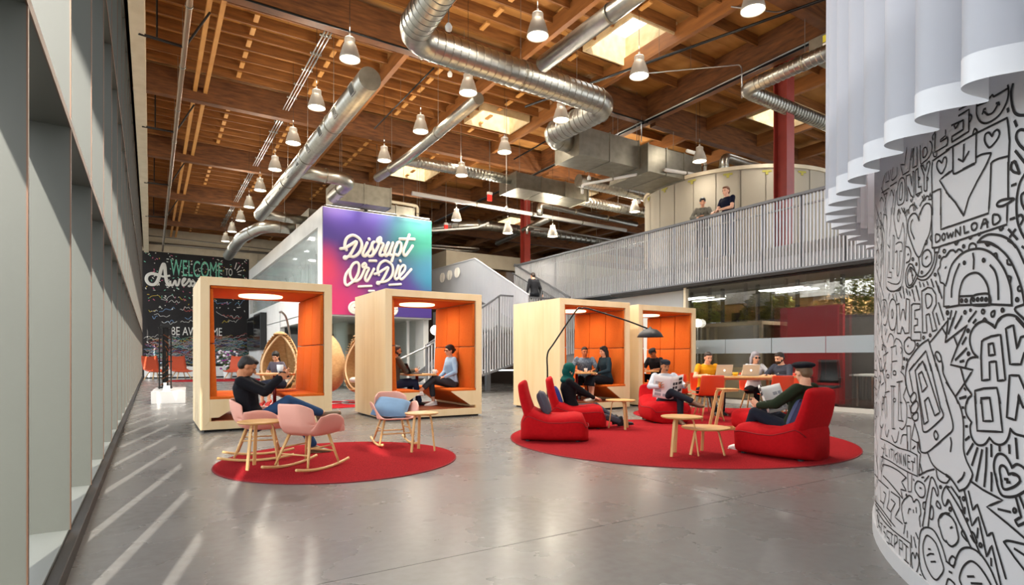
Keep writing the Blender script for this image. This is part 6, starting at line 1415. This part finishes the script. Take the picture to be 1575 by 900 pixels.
# wall screens on the flank of the white room
for i,(y0,y1) in enumerate(((33.3,36.2),(30.4,32.6))):
    s_=thing('wall_screen',('left' if i==0 else 'right')+' of the two tall black screens on the white flank wall','screen',(XL-.02,y0,1.5))
    MB().box(-.28 if i else -.12,0,0,0,y1-y0,1.85).build('housing',blackp,s_,bevel=.01); MB().box(-.285 if i else -.125,.08,.08,-.28 if i else -.12,y1-y0-.08,1.77).build('display',M('display','#0B0C0F',.08),s_)
# white plinth with tall black mechanism and two cups
pl=thing('display_plinth','low white display plinth on the floor left of the booths','plinth',(.0,16.25,0),-3)
MB().box(0,0,.0,.72,2.1,.30).build('plinth_body',white_g,pl,bevel=.006)
kn=thing('frame_sculpture','tall narrow black mechanical frame standing on the white plinth','sculpture',(.32,17.6,.30))
for x,y in ((-.13,-.12),(.13,-.12),(-.13,.12),(.13,.12),(0,-.14)): MB().box(x-.014,y-.014,0,x+.014,y+.014,1.62).build('upright',black,kn)
MB().box(-.07,-.06,.03,.07,.06,1.6).build('core_panel',black,kn)
for z in (.02,.35,.7,1.05,1.4,1.6): MB().box(-.16,-.15,z,.16,.15,z+.03).build('cross_plate',black,kn)
for i in range(9): MB().tube([(-.12+.03*i,-.13,.1+.15*i),(.12-.02*i,-.15,.22+.15*i)],.012,6).build('link_rod',M('bronze_rod','#7B4A2C',.4,metal=.8),kn)
MB().box(-.1,-.1,1.63,.1,.1,1.70).build('top_cap',blackp,kn)
for i,(x,y) in enumerate(((.30,16.75),(.37,16.6))):
    k_=thing('white_vessel','small white vessel on the display plinth, '+('taller rear' if i==0 else 'shorter front')+' one','vessel',(x,y,.30))
    MB().lathe([(0,0),(.045,0),(.05,.03),(.032,.09 if i else .13),(.038,.12 if i else .19),(.034,.12 if i else .19),(.028,.09),(0,.02)],n=20).build('vessel_body',white_g,k_,smooth=True)
# ================================================================ things held and things on tables
paper=M('newsprint','#E4E3DE',.8); pr_d=M('print_dark','#26262A',.8); pr_g=M('print_grey','#9FA0A2',.8)
def newspaper(loc,rz,tilt,label,wd=.30,ht=.40,ang=28):
    t=thing('newspaper',label,'newspaper',loc,rz)
    for s_ in (1,-1):
        m=Matrix.Rotation(R(tilt),4,'Y')@Matrix.Rotation(R(ang*s_),4,'Z')
        f=lambda u,v,o=0:m@V((.012*math.sin(u*5)+o,s_*u*wd,(v-.5)*ht))
        pg=MB().grid(lambda u,v:f(u,v),8,6).build('page',paper,t,smooth=True,solid=.002)
        mb=MB(); rr=random.Random(len(label)+s_)
        for r_ in range(5):
            for c_ in range(2):
                if rr.random()<.55: u0=.08+.46*c_; v0=.10+.17*r_; mb.add([f(u0,v0,.004),f(u0+.36,v0,.004),f(u0+.36,v0+.12,.004),f(u0,v0+.12,.004)],[(0,1,2,3)]).add([f(u0,v0,-.004),f(u0+.36,v0,-.004),f(u0+.36,v0+.12,-.004),f(u0,v0+.12,-.004)],[(0,1,2,3)])
        mb.build('printed_picture',pr_d if s_>0 else pr_g,pg,kind='stuff')
    return t
newspaper((7.46,6.76,.60),-116,14,'open newspaper held by the man with the moustache')
newspaper((6.06,4.08,.62),95,22,'open magazine held by the man in the beret',.26,.32)
def laptop(loc,rz,label,lid='#C9C8C4',op=18,z=0,dark_=False):
    t=thing('laptop',label,'laptop',loc,rz); m=M('lap'+lid,lid,.35,metal=.5)
    MB().box(-.11,-.16,0,.11,.16,.014).build('base',m,t,bevel=.004); MB().box(-.06,-.14,.014,.08,.14,.016).build('keyboard',blackp,t)
    mm=Matrix.Translation((.11,0,.012))@Matrix.Rotation(R(op),4,'Y')
    l_=MB().box(-.005,-.16,0,.004,.16,.215,mm).build('lid',m,t,bevel=.003); MB().box(-.0065,-.148,.012,-.005,.148,.203,mm).build('screen',M('lap_screen','#20262E',.1),l_)
    MB().ell(mm@V((.006,0,.105)),(.004,.018,.021),nu=14,nv=8).build('lid_emblem',M('emblem_glow','#FFFFFF',.3,emit='#FFFFFF',es=.8),l_)
    return t
laptop((9.24,7.14,.767),-116,'silver laptop before the man in mustard, lid towards the viewer')
laptop((9.74,6.90,.767),-124,'silver laptop before the grey-haired woman at the oval table','#CBCBC8')
laptop((4.33,10.45,.80),180,'dark laptop open on the table in the second booth','#1D1D20',24)
def cup(loc,label,m,r=.04,h=.085,handle=True):
    t=thing('cup',label,'cup',loc); MB().lathe([(0,0),(r*.7,0),(r,h*.5),(r*1.05,h),(r*.97,h),(r*.6,.01),(0,.01)],n=20).build('cup_body',m,t,smooth=True)
    if handle: MB().tube([(r,0,h*.8),(r+.025,0,h*.7),(r+.022,0,h*.35),(r*.85,0,h*.25)],.005,6).build('handle',m,t,smooth=True)
cup((4.70,10.28,.80),'white cup on the table in the second booth',white_g)
cup((9.46,6.98,.767),'small yellow bowl of fruit between the laptops',M('yellow_cup','#E0A91C',.4),.05,.07,False)
cup((1.22,6.78,.95),'white paper cup held by the man in the black sweater',white_g,.035,.09,False)
ph=thing('phone','black phone held by the man in the black sweater','phone',(1.26,6.74,.93),-40); ph.rotation_euler=(R(60),0,R(-40))
MB().box(-.035,-.004,-.07,.035,.004,.07).build('phone_body',blackp,ph,bevel=.003)
p_=thing('phone','small phone in the hand of the man in the right booth','phone',(10.42,10.18,.80),20); MB().box(-.07,-.035,0,.07,.035,.01).build('phone_body',blackp,p_,bevel=.003)
bk=thing('paper_cup','small white cup on the table in the third booth','cup',(8.15,9.85,.80)); MB().lathe([(0,0),(.03,0),(.04,.08),(.037,.08),(0,.01)],n=16).build('cup_body',white_g,bk,smooth=True)

bpy.data.scenes.remove(TS)
